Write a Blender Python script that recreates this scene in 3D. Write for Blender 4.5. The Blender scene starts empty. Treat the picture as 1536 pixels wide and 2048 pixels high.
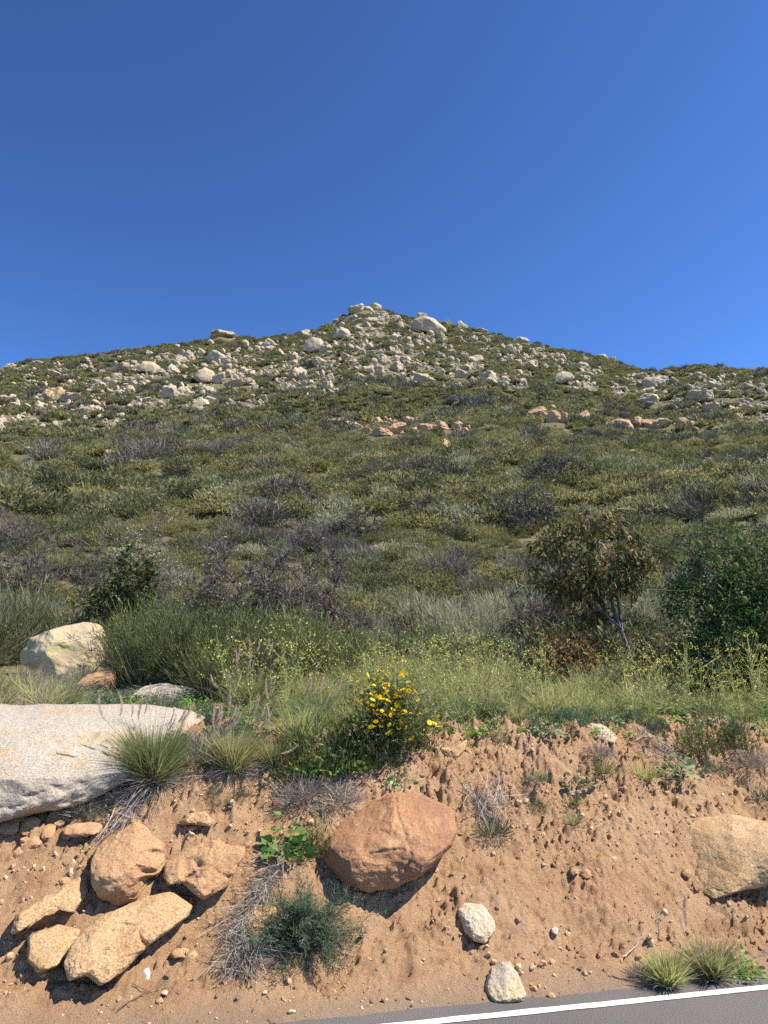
import bpy, math
import numpy as np
from mathutils import Vector

# ------------------------------------------------------------------ camera, sky, sun, exposure
SC = bpy.context.scene
COL = SC.collection
PITCH, CAM_H, F = math.radians(13.0), 1.7, 1462.0          # focal length in pixels of the 1536 x 2048 photograph
SUN = np.array([0.58, -0.09, 0.81]); SUN = SUN / np.linalg.norm(SUN)

cam_data = bpy.data.cameras.new('camera')
cam_data.sensor_fit = 'VERTICAL'
cam_data.sensor_height = 24.0
cam_data.lens = 12.0 * F / 1024.0
cam_data.clip_start, cam_data.clip_end = 0.05, 9000.0
cam = bpy.data.objects.new('camera', cam_data)
cam.location = (0, 0, CAM_H)
cam.rotation_euler = (math.pi / 2 + PITCH, 0, 0)
COL.objects.link(cam)
SC.camera = cam

world = bpy.data.worlds.new('World')
SC.world = world
world.use_nodes = True
wn, wl = world.node_tree.nodes, world.node_tree.links
sky = wn.new('ShaderNodeTexSky')
sky.sky_type = 'NISHITA'
sky.sun_disc = False
sky.sun_elevation = math.asin(SUN[2])
sky.sun_rotation = math.atan2(SUN[0], SUN[1])
sky.altitude = 2500.0
sky.air_density, sky.dust_density, sky.ozone_density = 0.8, 0.05, 6.0
gm = wn.new('ShaderNodeGamma')
gm.inputs['Gamma'].default_value = 1.5
tint = wn.new('ShaderNodeMix')
tint.data_type, tint.blend_type = 'RGBA', 'MULTIPLY'
tint.inputs['Factor'].default_value = 1.0
tint.inputs[7].default_value = (1.17, 1.16, 1.0, 1)
wl.new(sky.outputs[0], gm.inputs['Color'])
wl.new(gm.outputs[0], tint.inputs[6])
wl.new(tint.outputs[2], wn['Background'].inputs['Color'])
wn['Background'].inputs['Strength'].default_value = 0.079

sun_data = bpy.data.lights.new('sun', 'SUN')
sun_data.energy = 5.0
sun_data.angle = math.radians(0.53)
sun_data.color = (1.0, 0.925, 0.81)
sun = bpy.data.objects.new('sun', sun_data)
sun.rotation_euler = Vector(SUN).to_track_quat('Z', 'Y').to_euler()
sun.location = (20, -8, 40)
COL.objects.link(sun)

SC.view_settings.view_transform = 'Standard'
SC.view_settings.look = 'None'
SC.view_settings.exposure = 0.98
SC.view_settings.gamma = 1.0
SC.view_settings.use_curve_mapping = False
SC.render.engine = 'CYCLES'
SC.cycles.max_bounces = 5
SC.cycles.diffuse_bounces = 3
SC.cycles.glossy_bounces = 1
SC.cycles.transmission_bounces = 3
SC.cycles.transparent_max_bounces = 4
SC.cycles.caustics_reflective = False
SC.cycles.caustics_refractive = False
SC.cycles.use_denoising = False

# ------------------------------------------------------------------ numbers: noise, rays, terrain
RNG = np.random.default_rng(20)
_perm = np.random.default_rng(3).permutation(256)
_perm = np.concatenate([_perm, _perm, _perm])
_grad = np.random.default_rng(4).normal(size=(256, 3))
_grad /= np.linalg.norm(_grad, axis=1)[:, None]


def pnoise(p):
    """gradient noise, about -0.6..0.6"""
    p = np.asarray(p, float)
    i = np.floor(p).astype(int)
    f = p - i
    i &= 255
    u = f * f * f * (f * (f * 6 - 15) + 10)
    out = 0
    for dx in (0, 1):
        for dy in (0, 1):
            for dz in (0, 1):
                h = _perm[_perm[_perm[i[..., 0] + dx] + i[..., 1] + dy] + i[..., 2] + dz]
                g = _grad[h]
                d = (g * (f - np.array([dx, dy, dz]))).sum(-1)
                w = (u[..., 0] if dx else 1 - u[..., 0]) * (u[..., 1] if dy else 1 - u[..., 1]) * (u[..., 2] if dz else 1 - u[..., 2])
                out = out + w * d
    return out


def fbm(p, octaves=4, gain=0.5, ridged=False):
    p = np.asarray(p, float)
    a, s, tot = 1.0, 1.0, 0
    for k in range(octaves):
        n = pnoise(p * s + 17.3 * k)
        tot = tot + a * ((0.35 - np.abs(n)) if ridged else n)
        a *= gain
        s *= 2.03
    return tot


def sstep(a, b, x):
    t = np.clip((x - a) / (b - a), 0, 1)
    return t * t * (3 - 2 * t)


SP, CP = math.sin(PITCH), math.cos(PITCH)
CAMP = np.array([0, 0, CAM_H])
FWD, UPV, RIGHT = np.array([0, CP, SP]), np.array([0, -SP, CP]), np.array([1.0, 0, 0])


def ray(px, py):
    return FWD + RIGHT * ((px - 768) / F) - UPV * ((py - 1024) / F)


AL = math.radians(12.6)
RN, RT = np.array([-math.sin(AL), math.cos(AL)]), np.array([math.cos(AL), math.sin(AL)])
EDGE = 4.22


def road_s(x, y):
    return x * RN[0] + y * RN[1] - EDGE


SIL = np.array([(-160, 760), (0, 737), (60, 724), (140, 716), (220, 706), (320, 694), (400, 684), (440, 672), (470, 674), (520, 678), (600, 668), (640, 658), (670, 644), (700, 627), (718, 618),
                (755, 617), (790, 629), (830, 637), (880, 646), (960, 662), (1010, 676), (1060, 688), (1120, 699), (1180, 712), (1230, 725), (1270, 739), (1310, 744), (1350, 738), (1410, 733),
                (1470, 742), (1536, 741), (1700, 760)], float)
_r = np.array([ray(a, b) for a, b in SIL])
SIL_AZ = np.arctan2(_r[:, 0], _r[:, 1])
SIL_TAN = _r[:, 2] / np.hypot(_r[:, 0], _r[:, 1])
BANK_S = np.array([-9, 0, .1, .4, .8, 1.3, 1.7, 1.95, 2.3, 3.5, 6.0, 9.0])
BANK_Z = np.array([0, 0, .02, .12, .40, .80, 1.14, 1.29, 1.37, 1.48, 1.72, 2.05])
LOW_R = np.array([4, 8, 12, 16, 22, 30, 45, 70, 95])
LOW_E = np.array([-3, -1.0, 1.0, 3.2, 6.6, 10.1, 13.7, 17.0, 18.9])


def terrain(x, y):
    """height of the land without its fine relief"""
    x, y = np.asarray(x, float), np.asarray(y, float)
    s = road_s(x, y)
    rim = 0.16 * pnoise(np.stack([x * 0.55, x * 0 + 3.1, x * 0], -1)) + 0.10 * sstep(0.6, 2.0, x) * 0
    zb = np.interp(s - rim * sstep(.3, 1.6, s), BANK_S, BANK_Z)
    r, az = np.hypot(x, y), np.arctan2(x, y)
    top = np.interp(az, SIL_AZ, SIL_TAN)
    ridge = 320 - 260 * az ** 2 + 12 * np.sin(az * 23)
    low = np.interp(r, LOW_R, LOW_E) * (1 - 0.18 * sstep(.15, .6, np.abs(az)) * sstep(30, 70, r))
    lt = np.tan(np.radians(low))
    t70 = np.tan(np.radians(17.0 * (1 - 0.18 * sstep(.15, .6, np.abs(az)))))
    g = np.interp((r - 70) / (ridge - 70), [0, .1, .24, .52, 1], [0, .15, .32, .62, 1.0])
    tt = np.where(r < 70, lt, t70 + (top - t70) * g)
    zm = CAM_H + np.minimum(r, ridge) * tt
    q = np.stack([x, y, 0 * x], -1)
    amp = sstep(15, 60, r) * (1 - sstep(ridge * .78, ridge * .98, r))
    zm = zm + amp * (5.0 * fbm(q / 55.0 + 4.7, 3) + 1.2 * fbm(q / 14.0, 2))
    # the smooth shelf above the middle outcrops
    zm = zm - np.maximum(r - ridge, 0) * 0.62
    zm = np.where(r > ridge + 40, np.maximum(zm, -20), zm)
    k = sstep(8.5, 14, r)
    return zb * (1 - k) + zm * k


def micro(x, y):
    """fine relief of the cut bank: clods, rills and grit"""
    s = road_s(x, y)
    t = x * RT[0] + y * RT[1]
    q = np.stack([x, y, 0 * x], -1)
    face = sstep(.02, .4, s) * (1 - sstep(1.95, 2.5, s))
    rough = sstep(.9, 1.5, s + .35 * pnoise(q * .9))
    rill = fbm(np.stack([t * 3.4 + .5 * fbm(q * 2.0, 2), s * 1.0, 0 * s], -1), 3, ridged=True)
    clod = fbm(q * 7.0 + 9, 3)
    grit = fbm(q * 26.0 + 5, 2)
    lump = np.maximum(fbm(q * 13.0 + 2, 2) - .12, 0)
    k = .68 + .5 * np.maximum(.85 * rough, sstep(-.05, .28, pnoise(q * 1.5 + 3.3)))
    z = face * (.085 * fbm(q * 2.1, 3) - (.05 + .07 * rough) * (rill - .35) * .9 + (.046 + .040 * rough) * clod + k * ((.034 + .012 * rough) * grit + (.065 + .035 * rough) * lump + .08 * np.maximum(fbm(q * 34.0 + 7, 2) - .14, 0) - .045 * np.maximum(fbm(q * 17.0 + 31, 2) - .16, 0)))
    z = z + sstep(1.9, 2.5, s) * (.03 * fbm(q * 1.3, 3) + .01 * grit)
    return z + .006 * grit * sstep(.0, .1, s)


def hit(px, py, rmax=420.0):
    """where the sight line through a photo pixel meets the land: (point, distance along the unit-forward ray)"""
    d = ray(px, py)
    h = math.hypot(d[0], d[1])
    t = np.concatenate([np.arange(3.5, 14, .035), np.geomspace(14, rmax, 800)]) / h
    below = CAM_H + t * d[2] < terrain(t * d[0], t * d[1])
    k = int(np.argmax(below)) if below.any() else len(t) - 1
    if k > 0 and below.any():
        a, b = t[k - 1], t[k]
        for _ in range(12):
            m = (a + b) / 2
            if CAM_H + m * d[2] < terrain(m * d[0], m * d[1]):
                b = m
            else:
                a = m
        tk = b
    else:
        tk = t[k]
    return CAMP + d * tk, tk


def hits(px, py, rmax=420.0):
    """the same for many pixels at once; misses come back as nan"""
    px, py = np.asarray(px, float), np.asarray(py, float)
    d = FWD[None] + RIGHT[None] * ((px - 768) / F)[:, None] - UPV[None] * ((py - 1024) / F)[:, None]
    h = np.hypot(d[:, 0], d[:, 1])
    rr = np.geomspace(40, rmax, 260)
    out = np.full((len(px), 3), np.nan)
    dist = np.full(len(px), np.nan)
    for c in range(0, len(px), 400):
        t = rr[None] / h[c:c + 400, None]
        dd = d[c:c + 400]
        below = CAM_H + t * dd[:, 2:3] < terrain(t * dd[:, 0:1], t * dd[:, 1:2])
        k = below.argmax(1)
        ok = below.any(1)
        tk = t[np.arange(len(dd)), k]
        out[c:c + 400][ok] = (CAMP + dd * tk[:, None])[ok]
        dist[c:c + 400][ok] = tk[ok]
    return out, dist


def on_land(x, y):
    return np.array([x, y, float(terrain(x, y))])


# ------------------------------------------------------------------ mesh helpers
class Acc:
    """collects vertices and faces of one mesh"""

    def __init__(self):
        self.v, self.f, self.m, self.n = [], [], [], 0

    def add(self, v, f, m=0):
        v, f = np.asarray(v, float).reshape(-1, 3), np.asarray(f, int)
        self.v.append(v)
        self.f.append(f + self.n)
        self.m.append(np.full(len(f), m))
        self.n += len(v)
        return self

    def mesh(self, name, mats, smooth=False):
        me = bpy.data.meshes.new(name)
        v = np.concatenate(self.v)
        me.vertices.add(len(v))
        me.vertices.foreach_set('co', v.ravel())
        loops = np.concatenate([f.ravel() for f in self.f])
        sizes = np.concatenate([np.full(len(f), f.shape[1]) for f in self.f])
        me.loops.add(len(loops))
        me.loops.foreach_set('vertex_index', loops)
        me.polygons.add(len(sizes))
        me.polygons.foreach_set('loop_start', np.concatenate([[0], np.cumsum(sizes)[:-1]]))
        me.polygons.foreach_set('material_index', np.concatenate(self.m))
        me.polygons.foreach_set('use_smooth', np.full(len(sizes), smooth))
        me.update(calc_edges=True)
        for mt in (mats if isinstance(mats, (list, tuple)) else [mats]):
            me.materials.append(mt)
        return me


def tag(o, label=None, cat=None, group=None, kind=None):
    if label: o['label'] = label
    if cat: o['category'] = cat
    if group: o['group'] = group
    if kind or cat: o['kind'] = kind or 'thing'
    return o


def link(name, me, parent=None, loc=None, rotz=0.0, scale=1.0):
    o = bpy.data.objects.new(name, me)
    COL.objects.link(o)
    if parent is not None: o.parent = parent
    if loc is not None: o.location = loc
    if rotz: o.rotation_euler = (0, 0, rotz)
    o.scale = (scale, scale, scale) if np.isscalar(scale) else scale
    return o


def unit(a):
    return a / np.maximum(np.linalg.norm(a, axis=-1, keepdims=True), 1e-9)


def strips(base, direc, length, width, bend=None, prof=(1, .8, .05), rng=RNG, wdir=None):
    """many flat tapering blades at once (grass, leaves, petals, fine twigs)"""
    n, k = len(base), len(prof)
    direc = unit(direc)
    length, width = np.broadcast_to(length, n), np.broadcast_to(width, n)
    if wdir is None:
        wdir = unit(np.cross(direc, rng.normal(size=(n, 3))))
    t = np.linspace(0, 1, k)
    ctr = base[:, None] + direc[:, None] * (t[None, :, None] * length[:, None, None])
    if bend is not None:
        ctr = ctr + bend[:, None] * (t ** 2)[None, :, None]
    half = wdir[:, None] * (np.array(prof)[None, :, None] * width[:, None, None] * .5)
    v = np.stack([ctr - half, ctr + half], 2).reshape(-1, 3)
    idx = np.arange(n)[:, None] * (2 * k) + np.arange(k - 1)[None] * 2
    f = np.stack([idx, idx + 1, idx + 3, idx + 2], -1).reshape(-1, 4)
    return v, f


def tube(path, rad, sides=5):
    path, rad = np.asarray(path, float), np.asarray(rad, float)
    n = len(path)
    tan = unit(np.gradient(path, axis=0))
    ref = np.array([0.3, .2, 1.0]) if abs(tan[0][2]) < .8 else np.array([1.0, .3, 0])
    a = unit(np.cross(tan, ref))
    b = np.cross(tan, a)
    ang = np.linspace(0, 2 * np.pi, sides, endpoint=False)
    v = path[:, None] + rad[:, None, None] * (a[:, None] * np.cos(ang)[None, :, None] + b[:, None] * np.sin(ang)[None, :, None])
    i = np.arange(n - 1)[:, None] * sides
    j = np.arange(sides)[None]
    f = np.stack([i + j, i + (j + 1) % sides, i + sides + (j + 1) % sides, i + sides + j], -1).reshape(-1, 4)
    return v.reshape(-1, 3), f


def ico(level):
    t = (1 + 5 ** .5) / 2
    v = [(-1, t, 0), (1, t, 0), (-1, -t, 0), (1, -t, 0), (0, -1, t), (0, 1, t), (0, -1, -t), (0, 1, -t), (t, 0, -1), (t, 0, 1), (-t, 0, -1), (-t, 0, 1)]
    f = [(0, 11, 5), (0, 5, 1), (0, 1, 7), (0, 7, 10), (0, 10, 11), (1, 5, 9), (5, 11, 4), (11, 10, 2), (10, 7, 6), (7, 1, 8), (3, 9, 4), (3, 4, 2), (3, 2, 6), (3, 6, 8), (3, 8, 9), (4, 9, 5), (2, 4, 11),
         (6, 2, 10), (8, 6, 7), (9, 8, 1)]
    v, f = unit(np.array(v, float)), np.array(f)
    for _ in range(level):
        e = np.concatenate([f[:, [0, 1]], f[:, [1, 2]], f[:, [2, 0]]])
        u, inv = np.unique(np.sort(e, 1), axis=0, return_inverse=True)
        inv = inv.ravel()
        mid = unit(v[u[:, 0]] + v[u[:, 1]])
        m = len(f)
        a, b, c = inv[:m] + len(v), inv[m:2 * m] + len(v), inv[2 * m:] + len(v)
        v = np.concatenate([v, mid])
        f = np.concatenate([np.stack([f[:, 0], a, c], 1), np.stack([f[:, 1], b, a], 1), np.stack([f[:, 2], c, b], 1), np.stack([a, b, c], 1)])
    return v, f


ICO = {k: ico(k) for k in range(1, 7)}

# ------------------------------------------------------------------ materials


class NT:
    def __init__(self, name):
        self.mat = bpy.data.materials.new(name)
        self.mat.use_nodes = True
        self.t = self.mat.node_tree
        self.t.nodes.clear()

    def n(self, kind, **kw):
        nd = self.t.nodes.new('ShaderNode' + kind)
        for k, v in kw.items():
            if k.startswith('i_'):
                nd.inputs[k[2:]].default_value = v
            else:
                setattr(nd, k, v)
        return nd

    def l(self, a, b):
        self.t.links.new(a, b)

    def coords(self, kind):
        if kind == 'world':
            return self.n('NewGeometry').outputs['Position']
        return self.n('TexCoord').outputs['Object']

    def noise(self, co, scale, detail=3.0, rough=.55, off=0.0):
        nd = self.n('TexNoise', i_Scale=scale, i_Detail=detail, i_Roughness=rough)
        if off:
            m = self.n('VectorMath', operation='ADD')
            m.inputs[1].default_value = (off, off * 1.7, off * .6)
            self.l(co, m.inputs[0])
            co = m.outputs[0]
        self.l(co, nd.inputs['Vector'])
        return nd.outputs['Fac']

    def ramp(self, fac, lo, hi, a=0.0, b=1.0):
        nd = self.n('MapRange', clamp=True)
        nd.inputs[1].default_value, nd.inputs[2].default_value, nd.inputs[3].default_value, nd.inputs[4].default_value = lo, hi, a, b
        self.l(fac, nd.inputs[0])
        return nd.outputs[0]

    def mix(self, fac, a, b, blend='MIX'):
        nd = self.n('Mix', data_type='RGBA', blend_type=blend)
        for sock, v in ((nd.inputs['Factor'], fac), (nd.inputs[6], a), (nd.inputs[7], b)):
            if isinstance(v, (int, float)):
                sock.default_value = v
            elif isinstance(v, tuple):
                sock.default_value = (*v, 1)
            else:
                self.l(v, sock)
        return nd.outputs[2]

    def mul(self, a, b):
        nd = self.n('Math', operation='MULTIPLY')
        for s, v in zip(nd.inputs, (a, b)):
            if isinstance(v, (int, float)): s.default_value = v
            else: self.l(v, s)
        return nd.outputs[0]

    def bump(self, h, strength, dist):
        nd = self.n('Bump', i_Strength=strength, i_Distance=dist)
        self.l(h, nd.inputs['Height'])
        return nd.outputs[0]

    def out(self, shader):
        o = self.n('OutputMaterial')
        self.l(shader, o.inputs['Surface'])
        return self.mat

    def principled(self, col, rough=.9, spec=.2, normal=None):
        p = self.n('BsdfPrincipled', i_Roughness=rough)
        p.inputs['Specular IOR Level'].default_value = spec
        if isinstance(col, tuple): p.inputs['Base Color'].default_value = (*col, 1)
        else: self.l(col, p.inputs['Base Color'])
        if normal is not None: self.l(normal, p.inputs['Normal'])
        return p.outputs[0]


def rock_mat(name, base, alt, stain, speck=.35, alt_at=(.42, .62), stain_at=(.56, .72), fine=95.0, scale=1.0, strong=.55):
    m = NT(name)
    co = m.coords('object')
    c = m.mix(m.ramp(m.noise(co, 2.6 * scale, 4, .6), *alt_at), base, alt)
    c = m.mix(m.ramp(m.noise(co, 4.2 * scale, 5, .65, 7.0), *stain_at), c, stain)
    g = m.noise(co, fine * scale, 2, .7, 3.0)
    c = m.mix(m.ramp(g, .50, .66, 0, speck), c, (.055, .045, .038))
    c = m.mix(m.ramp(g, .44, .30, 0, speck * .6), c, (.70, .64, .54))
    h = m.noise(co, 38.0 * scale, 5, .72, 1.0)
    h2 = m.noise(co, 9.0 * scale, 4, .6, 5.0)
    ad = m.n('Math', operation='ADD')
    m.l(m.mul(h, .45), ad.inputs[0]); m.l(h2, ad.inputs[1])
    return m.out(m.principled(c, .88, .25, m.bump(ad.outputs[0], strong, .035 / scale)))


def leaf_mat(name, a, b, trans=.25, var=.35, rough=.6):
    m = NT(name)
    isl = m.n('NewGeometry').outputs['Random Per Island']
    c = m.mix(isl, a, b)
    rnd = m.n('ObjectInfo').outputs['Random']
    h = m.n('HueSaturation')
    m.l(m.ramp(rnd, 0, 1, 1 - var, 1 + var), h.inputs['Value'])
    m.l(m.ramp(rnd, 0, 1, .515, .485), h.inputs['Hue'])
    m.l(c, h.inputs['Color'])
    d = m.principled(h.outputs[0], rough, .25)
    if trans <= 0: return m.out(d)
    tr = m.n('BsdfTranslucent')
    m.l(h.outputs[0], tr.inputs['Color'])
    ms = m.n('MixShader', i_Fac=trans)
    m.l(d, ms.inputs[1]); m.l(tr.outputs[0], ms.inputs[2])
    return m.out(ms.outputs[0])


def plain_mat(name, a, b, scale=20.0, rough=.85):
    m = NT(name)
    c = m.mix(m.ramp(m.noise(m.coords('object'), scale, 3), .35, .65), a, b)
    return m.out(m.principled(c, rough, .2))


def dirt_mat():
    m = NT('dirt')
    co = m.coords('world')
    c = m.mix(m.ramp(m.noise(co, 1.1, 4, .6), .38, .62), (.520, .312, .165), (.585, .375, .216))
    c = m.mix(m.ramp(m.noise(co, 4.5, 4, .65, 4.0), .50, .70, 0, .75), c, (.350, .190, .098))
    c = m.mix(m.ramp(m.noise(co, 60.0, 3, .7, 2.0), .55, .72, 0, .65), c, (.66, .48, .33))
    c = m.mix(m.ramp(m.noise(co, 34.0, 4, .7, 8.0), .56, .70, 0, .45), c, (.26, .140, .075))
    # sandy, paler wash beside the asphalt
    sx = m.n('SeparateXYZ'); m.l(co, sx.inputs[0])
    s1 = m.n('Math', operation='MULTIPLY_ADD'); m.l(sx.outputs[0], s1.inputs[0]); s1.inputs[1].default_value = float(RN[0]); s1.inputs[2].default_value = -EDGE
    s2 = m.n('Math', operation='MULTIPLY_ADD'); m.l(sx.outputs[1], s2.inputs[0]); s2.inputs[1].default_value = float(RN[1]); m.l(s1.outputs[0], s2.inputs[2])
    sn = m.n('Math', operation='MULTIPLY_ADD'); m.l(m.noise(co, 3.0, 4), sn.inputs[0]); sn.inputs[1].default_value = .3; m.l(s2.outputs[0], sn.inputs[2])
    c = m.mix(m.ramp(sn.outputs[0], .42, .18, 0, .7), c, (.36, .265, .185))
    c = m.mix(m.ramp(sn.outputs[0], 2.2, 3.3, 0, .6), c, (.21, .15, .085))
    h = m.noise(co, 24.0, 7, .85)
    return m.out(m.principled(c, .95, .1, m.bump(h, 1.0, .05)))


def hill_mat():
    m = NT('hill_soil')
    co = m.coords('world')
    c = m.mix(m.ramp(m.noise(co, .35, 5, .65), .40, .60), (.120, .118, .058), (.165, .138, .085))
    c = m.mix(m.ramp(m.noise(co, .9, 5, .7, 5.0), .58, .70), c, (.30, .19, .115))
    c = m.mix(m.ramp(m.noise(co, 2.4, 4, .7, 2.0), .50, .64), c, (.085, .100, .040))
    return m.out(m.principled(c, .95, .1, m.bump(m.noise(co, 3.0, 5, .7), .8, .3)))


def asphalt_mat():
    m = NT('asphalt')
    co = m.coords('world')
    c = m.mix(m.ramp(m.noise(co, .9, 3), .35, .65), (.090, .082, .079), (.118, .106, .100))
    g = m.noise(co, 140.0, 2, .8, 3.0)
    c = m.mix(m.ramp(g, .53, .68, 0, .85), c, (.25, .23, .215))
    c = m.mix(m.ramp(g, .45, .32, 0, .75), c, (.04, .037, .037))
    return m.out(m.principled(c, .85, .3, m.bump(g, .7, .01)))


def paint_mat():
    m = NT('road_paint')
    co = m.coords('world')
    g = m.noise(co, 120.0, 3, .8)
    c = m.mix(m.ramp(g, .57, .66), (.74, .73, .70), (.25, .23, .215))
    c = m.mix(m.ramp(m.noise(co, 6.0, 4), .5, .75, 0, .6), c, (.48, .44, .40))
    return m.out(m.principled(c, .7, .3, m.bump(g, .4, .006)))


M = {
    'dirt': dirt_mat(), 'hill': hill_mat(), 'asphalt': asphalt_mat(), 'paint': paint_mat(),
    'slab': rock_mat('pale_granite', (.345, .305, .242), (.31, .262, .20), (.37, .265, .15), .6, stain_at=(.50, .66), fine=90),
    'lichen': rock_mat('lichened_granite', (.45, .36, .23), (.40, .31, .185), (.40, .36, .14), .35, stain_at=(.55, .66)),
    'tan': rock_mat('tan_granite', (.39, .225, .108), (.31, .165, .076), (.44, .29, .155), .5),
    'gold': rock_mat('gold_granite', (.42, .27, .13), (.35, .205, .09), (.47, .345, .205), .6),
    'orange': rock_mat('orange_granite', (.32, .16, .072), (.24, .118, .06), (.40, .23, .11), .4),
    'white': rock_mat('chalky_granite', (.50, .41, .30), (.46, .33, .21), (.54, .46, .36), .3),
    'grey': rock_mat('grey_granite', (.30, .26, .21), (.46, .35, .20), (.20, .185, .165), .40),
    'quartz': rock_mat('grey_quartz', (.50, .48, .46), (.42, .40, .39), (.58, .56, .54), .25),
    'clod': rock_mat('clod', (.43, .25, .13), (.36, .20, .105), (.50, .32, .19), .12),
    'far1': rock_mat('far_granite', (.435, .35, .24), (.36, .275, .18), (.26, .185, .12), .3, scale=.55, fine=25, strong=1.0),
    'far2': rock_mat('far_ochre_granite', (.45, .29, .16), (.38, .225, .12), (.50, .38, .25), .25, scale=.55, fine=25, strong=1.0),
    'sage': leaf_mat('sage_leaf', (.205, .210, .120), (.340, .335, .205), .38),
    'scrub': leaf_mat('scrub_leaf', (.150, .152, .046), (.290, .272, .102), .42),
    'scrub2': leaf_mat('scrub_leaf_dark', (.080, .090, .033), (.165, .168, .066), .38),
    'twig': leaf_mat('grey_twig', (.125, .108, .082), (.245, .218, .175), 0, .3),
    'twig2': leaf_mat('mauve_twig', (.105, .084, .070), (.195, .160, .138), 0, .3),
    'darktwig': leaf_mat('dark_twig', (.062, .050, .044), (.135, .112, .098), 0, .25),
    'broom': leaf_mat('broom_stem', (.070, .092, .026), (.150, .165, .056), .2),
    'grass': leaf_mat('green_grass', (.195, .230, .075), (.390, .400, .165), .5),
    'grass2': leaf_mat('yellow_green_grass', (.27, .275, .095), (.45, .435, .20), .5),
    'straw': leaf_mat('dry_straw', (.22, .185, .15), (.40, .35, .29), .15, .2),
    'plume': leaf_mat('mauve_plume', (.58, .43, .345), (.72, .57, .47), .6, .15),
    'herb': leaf_mat('herb_leaf', (.13, .24, .04), (.27, .40, .10), .3),
    'bluegreen': leaf_mat('blue_green_leaf', (.075, .115, .060), (.150, .195, .110), .25),
    'dusty': leaf_mat('dusty_green_leaf', (.13, .19, .085), (.24, .31, .15), .25),
    'yellow': leaf_mat('yellow_petal', (.80, .56, .008), (.86, .66, .03), .25, .06),
    'amber': leaf_mat('amber_petal', (.72, .36, .01), (.80, .50, .02), .25, .06),
    'mustard': leaf_mat('mustard_petal', (.46, .43, .07), (.58, .53, .15), .25, .1),
    'flowerbush': leaf_mat('dark_bush_leaf', (.055, .080, .022), (.115, .145, .045), .2),
    'sumac': leaf_mat('sumac_leaf', (.070, .075, .018), (.190, .170, .050), .2, .1, .62),
    'sumac_red': leaf_mat('bronze_leaf', (.20, .105, .035), (.25, .16, .06), .2, .1, .65),
    'deep': leaf_mat('deep_green_leaf', (.022, .040, .011), (.066, .095, .024), .14, .1, .6),
    'pepper': leaf_mat('bright_green_leaf', (.060, .115, .022), (.150, .225, .052), .25, .1),
    'deadleaf': leaf_mat('dead_leaf', (.30, .20, .155), (.46, .33, .27), .2, .1),
    'rust': leaf_mat('rust_leaf', (.16, .060, .025), (.29, .13, .055), .2, .1),
    'chip1': plain_mat('cream_chip', (.53, .39, .25), (.44, .29, .17), 1.5), 'chip2': plain_mat('tan_chip', (.46, .28, .155), (.38, .215, .11), 1.5),
    'pod': plain_mat('spiny_pod', (.085, .13, .025), (.13, .18, .045)),
    'bark': plain_mat('grey_bark', (.20, .17, .145), (.115, .095, .080)),
    'darkbark': plain_mat('dark_bark', (.075, .058, .046), (.12, .095, .078)),
    'redbark': plain_mat('red_brown_bark', (.115, .050, .038), (.17, .085, .065)),
    'stick': plain_mat('bleached_wood', (.44, .38, .33), (.30, .26, .22)),
}

# ------------------------------------------------------------------ the setting


def grid_mesh(name, X, Y, Z, mat):
    a, b = X.shape
    v = np.stack([X, Y, Z], -1).reshape(-1, 3)
    i = np.arange(a - 1)[:, None] * b + np.arange(b - 1)[None]
    f = np.stack([i, i + 1, i + b + 1, i + b], -1).reshape(-1, 4)
    return Acc().add(v, f).mesh(name, mat, True)


def along(t, s):
    return t * RT[0] + (s + EDGE) * RN[0], t * RT[1] + (s + EDGE) * RN[1]


# far flat land round everything
ang = np.linspace(0, 2 * np.pi, 65)
rad = np.array([0.0, 20, 200, 1500, 6000])
GX, GY = rad[:, None] * np.sin(ang)[None], rad[:, None] * np.cos(ang)[None]
tag(link('ground', grid_mesh('ground', GX.T, GY.T, GX.T * 0 - .6, M['hill'])), kind='structure')

# road with its white edge line
T, S = np.meshgrid(np.linspace(-90, 90, 121), np.array([-9.0, -6, -3, -1.2, -.6, -.2, .08]), indexing='ij')
X, Y = along(T, S)
road = tag(link('road', grid_mesh('road', X, Y, X * 0 - .02 * (S < -8), M['asphalt'])), kind='structure')
T, S = np.meshgrid(np.linspace(-90, 90, 1801), np.array([-.180, -.13, -.122]), indexing='ij')
S = S + .010 * pnoise(np.stack([T * 5.0, S * 90, S * 0], -1)) + .004 * pnoise(np.stack([T * 1.1, S * 0, S * 0 + 5], -1))
X, Y = along(T, S)
link('edge_line', grid_mesh('edge_line', X, Y, X * 0 + .004, M['paint']), road)

# the cut bank and the terrace above it
tt = np.concatenate([-4.3 - np.geomspace(.05, 40, 36)[::-1], np.arange(-4.3, 4.6, .0110), 4.6 + np.geomspace(.05, 40, 36)])
ss = np.concatenate([np.arange(-.12, 2.5, .0105), 2.5 + np.geomspace(.02, 3.3, 50)])
T, S = np.meshgrid(tt, ss, indexing='ij')
X, Y = along(T, S)
Z = terrain(X, Y) + micro(X, Y)
edge = pnoise(np.stack([T * 2.2, S * 3, S * 0], -1)) * .10 + pnoise(np.stack([T * 14, S * 14, S * 0 + 2], -1)) * .035
Z = Z - .012 * (1 - sstep(-.02, .06, S + edge + .05 * sstep(-.5, -2, X))) + .004
BANK_XY = (T, S, Z)
bank = tag(link('dirt_bank', grid_mesh('dirt_bank', X, Y, Z, M['dirt'])), kind='structure')

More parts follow.
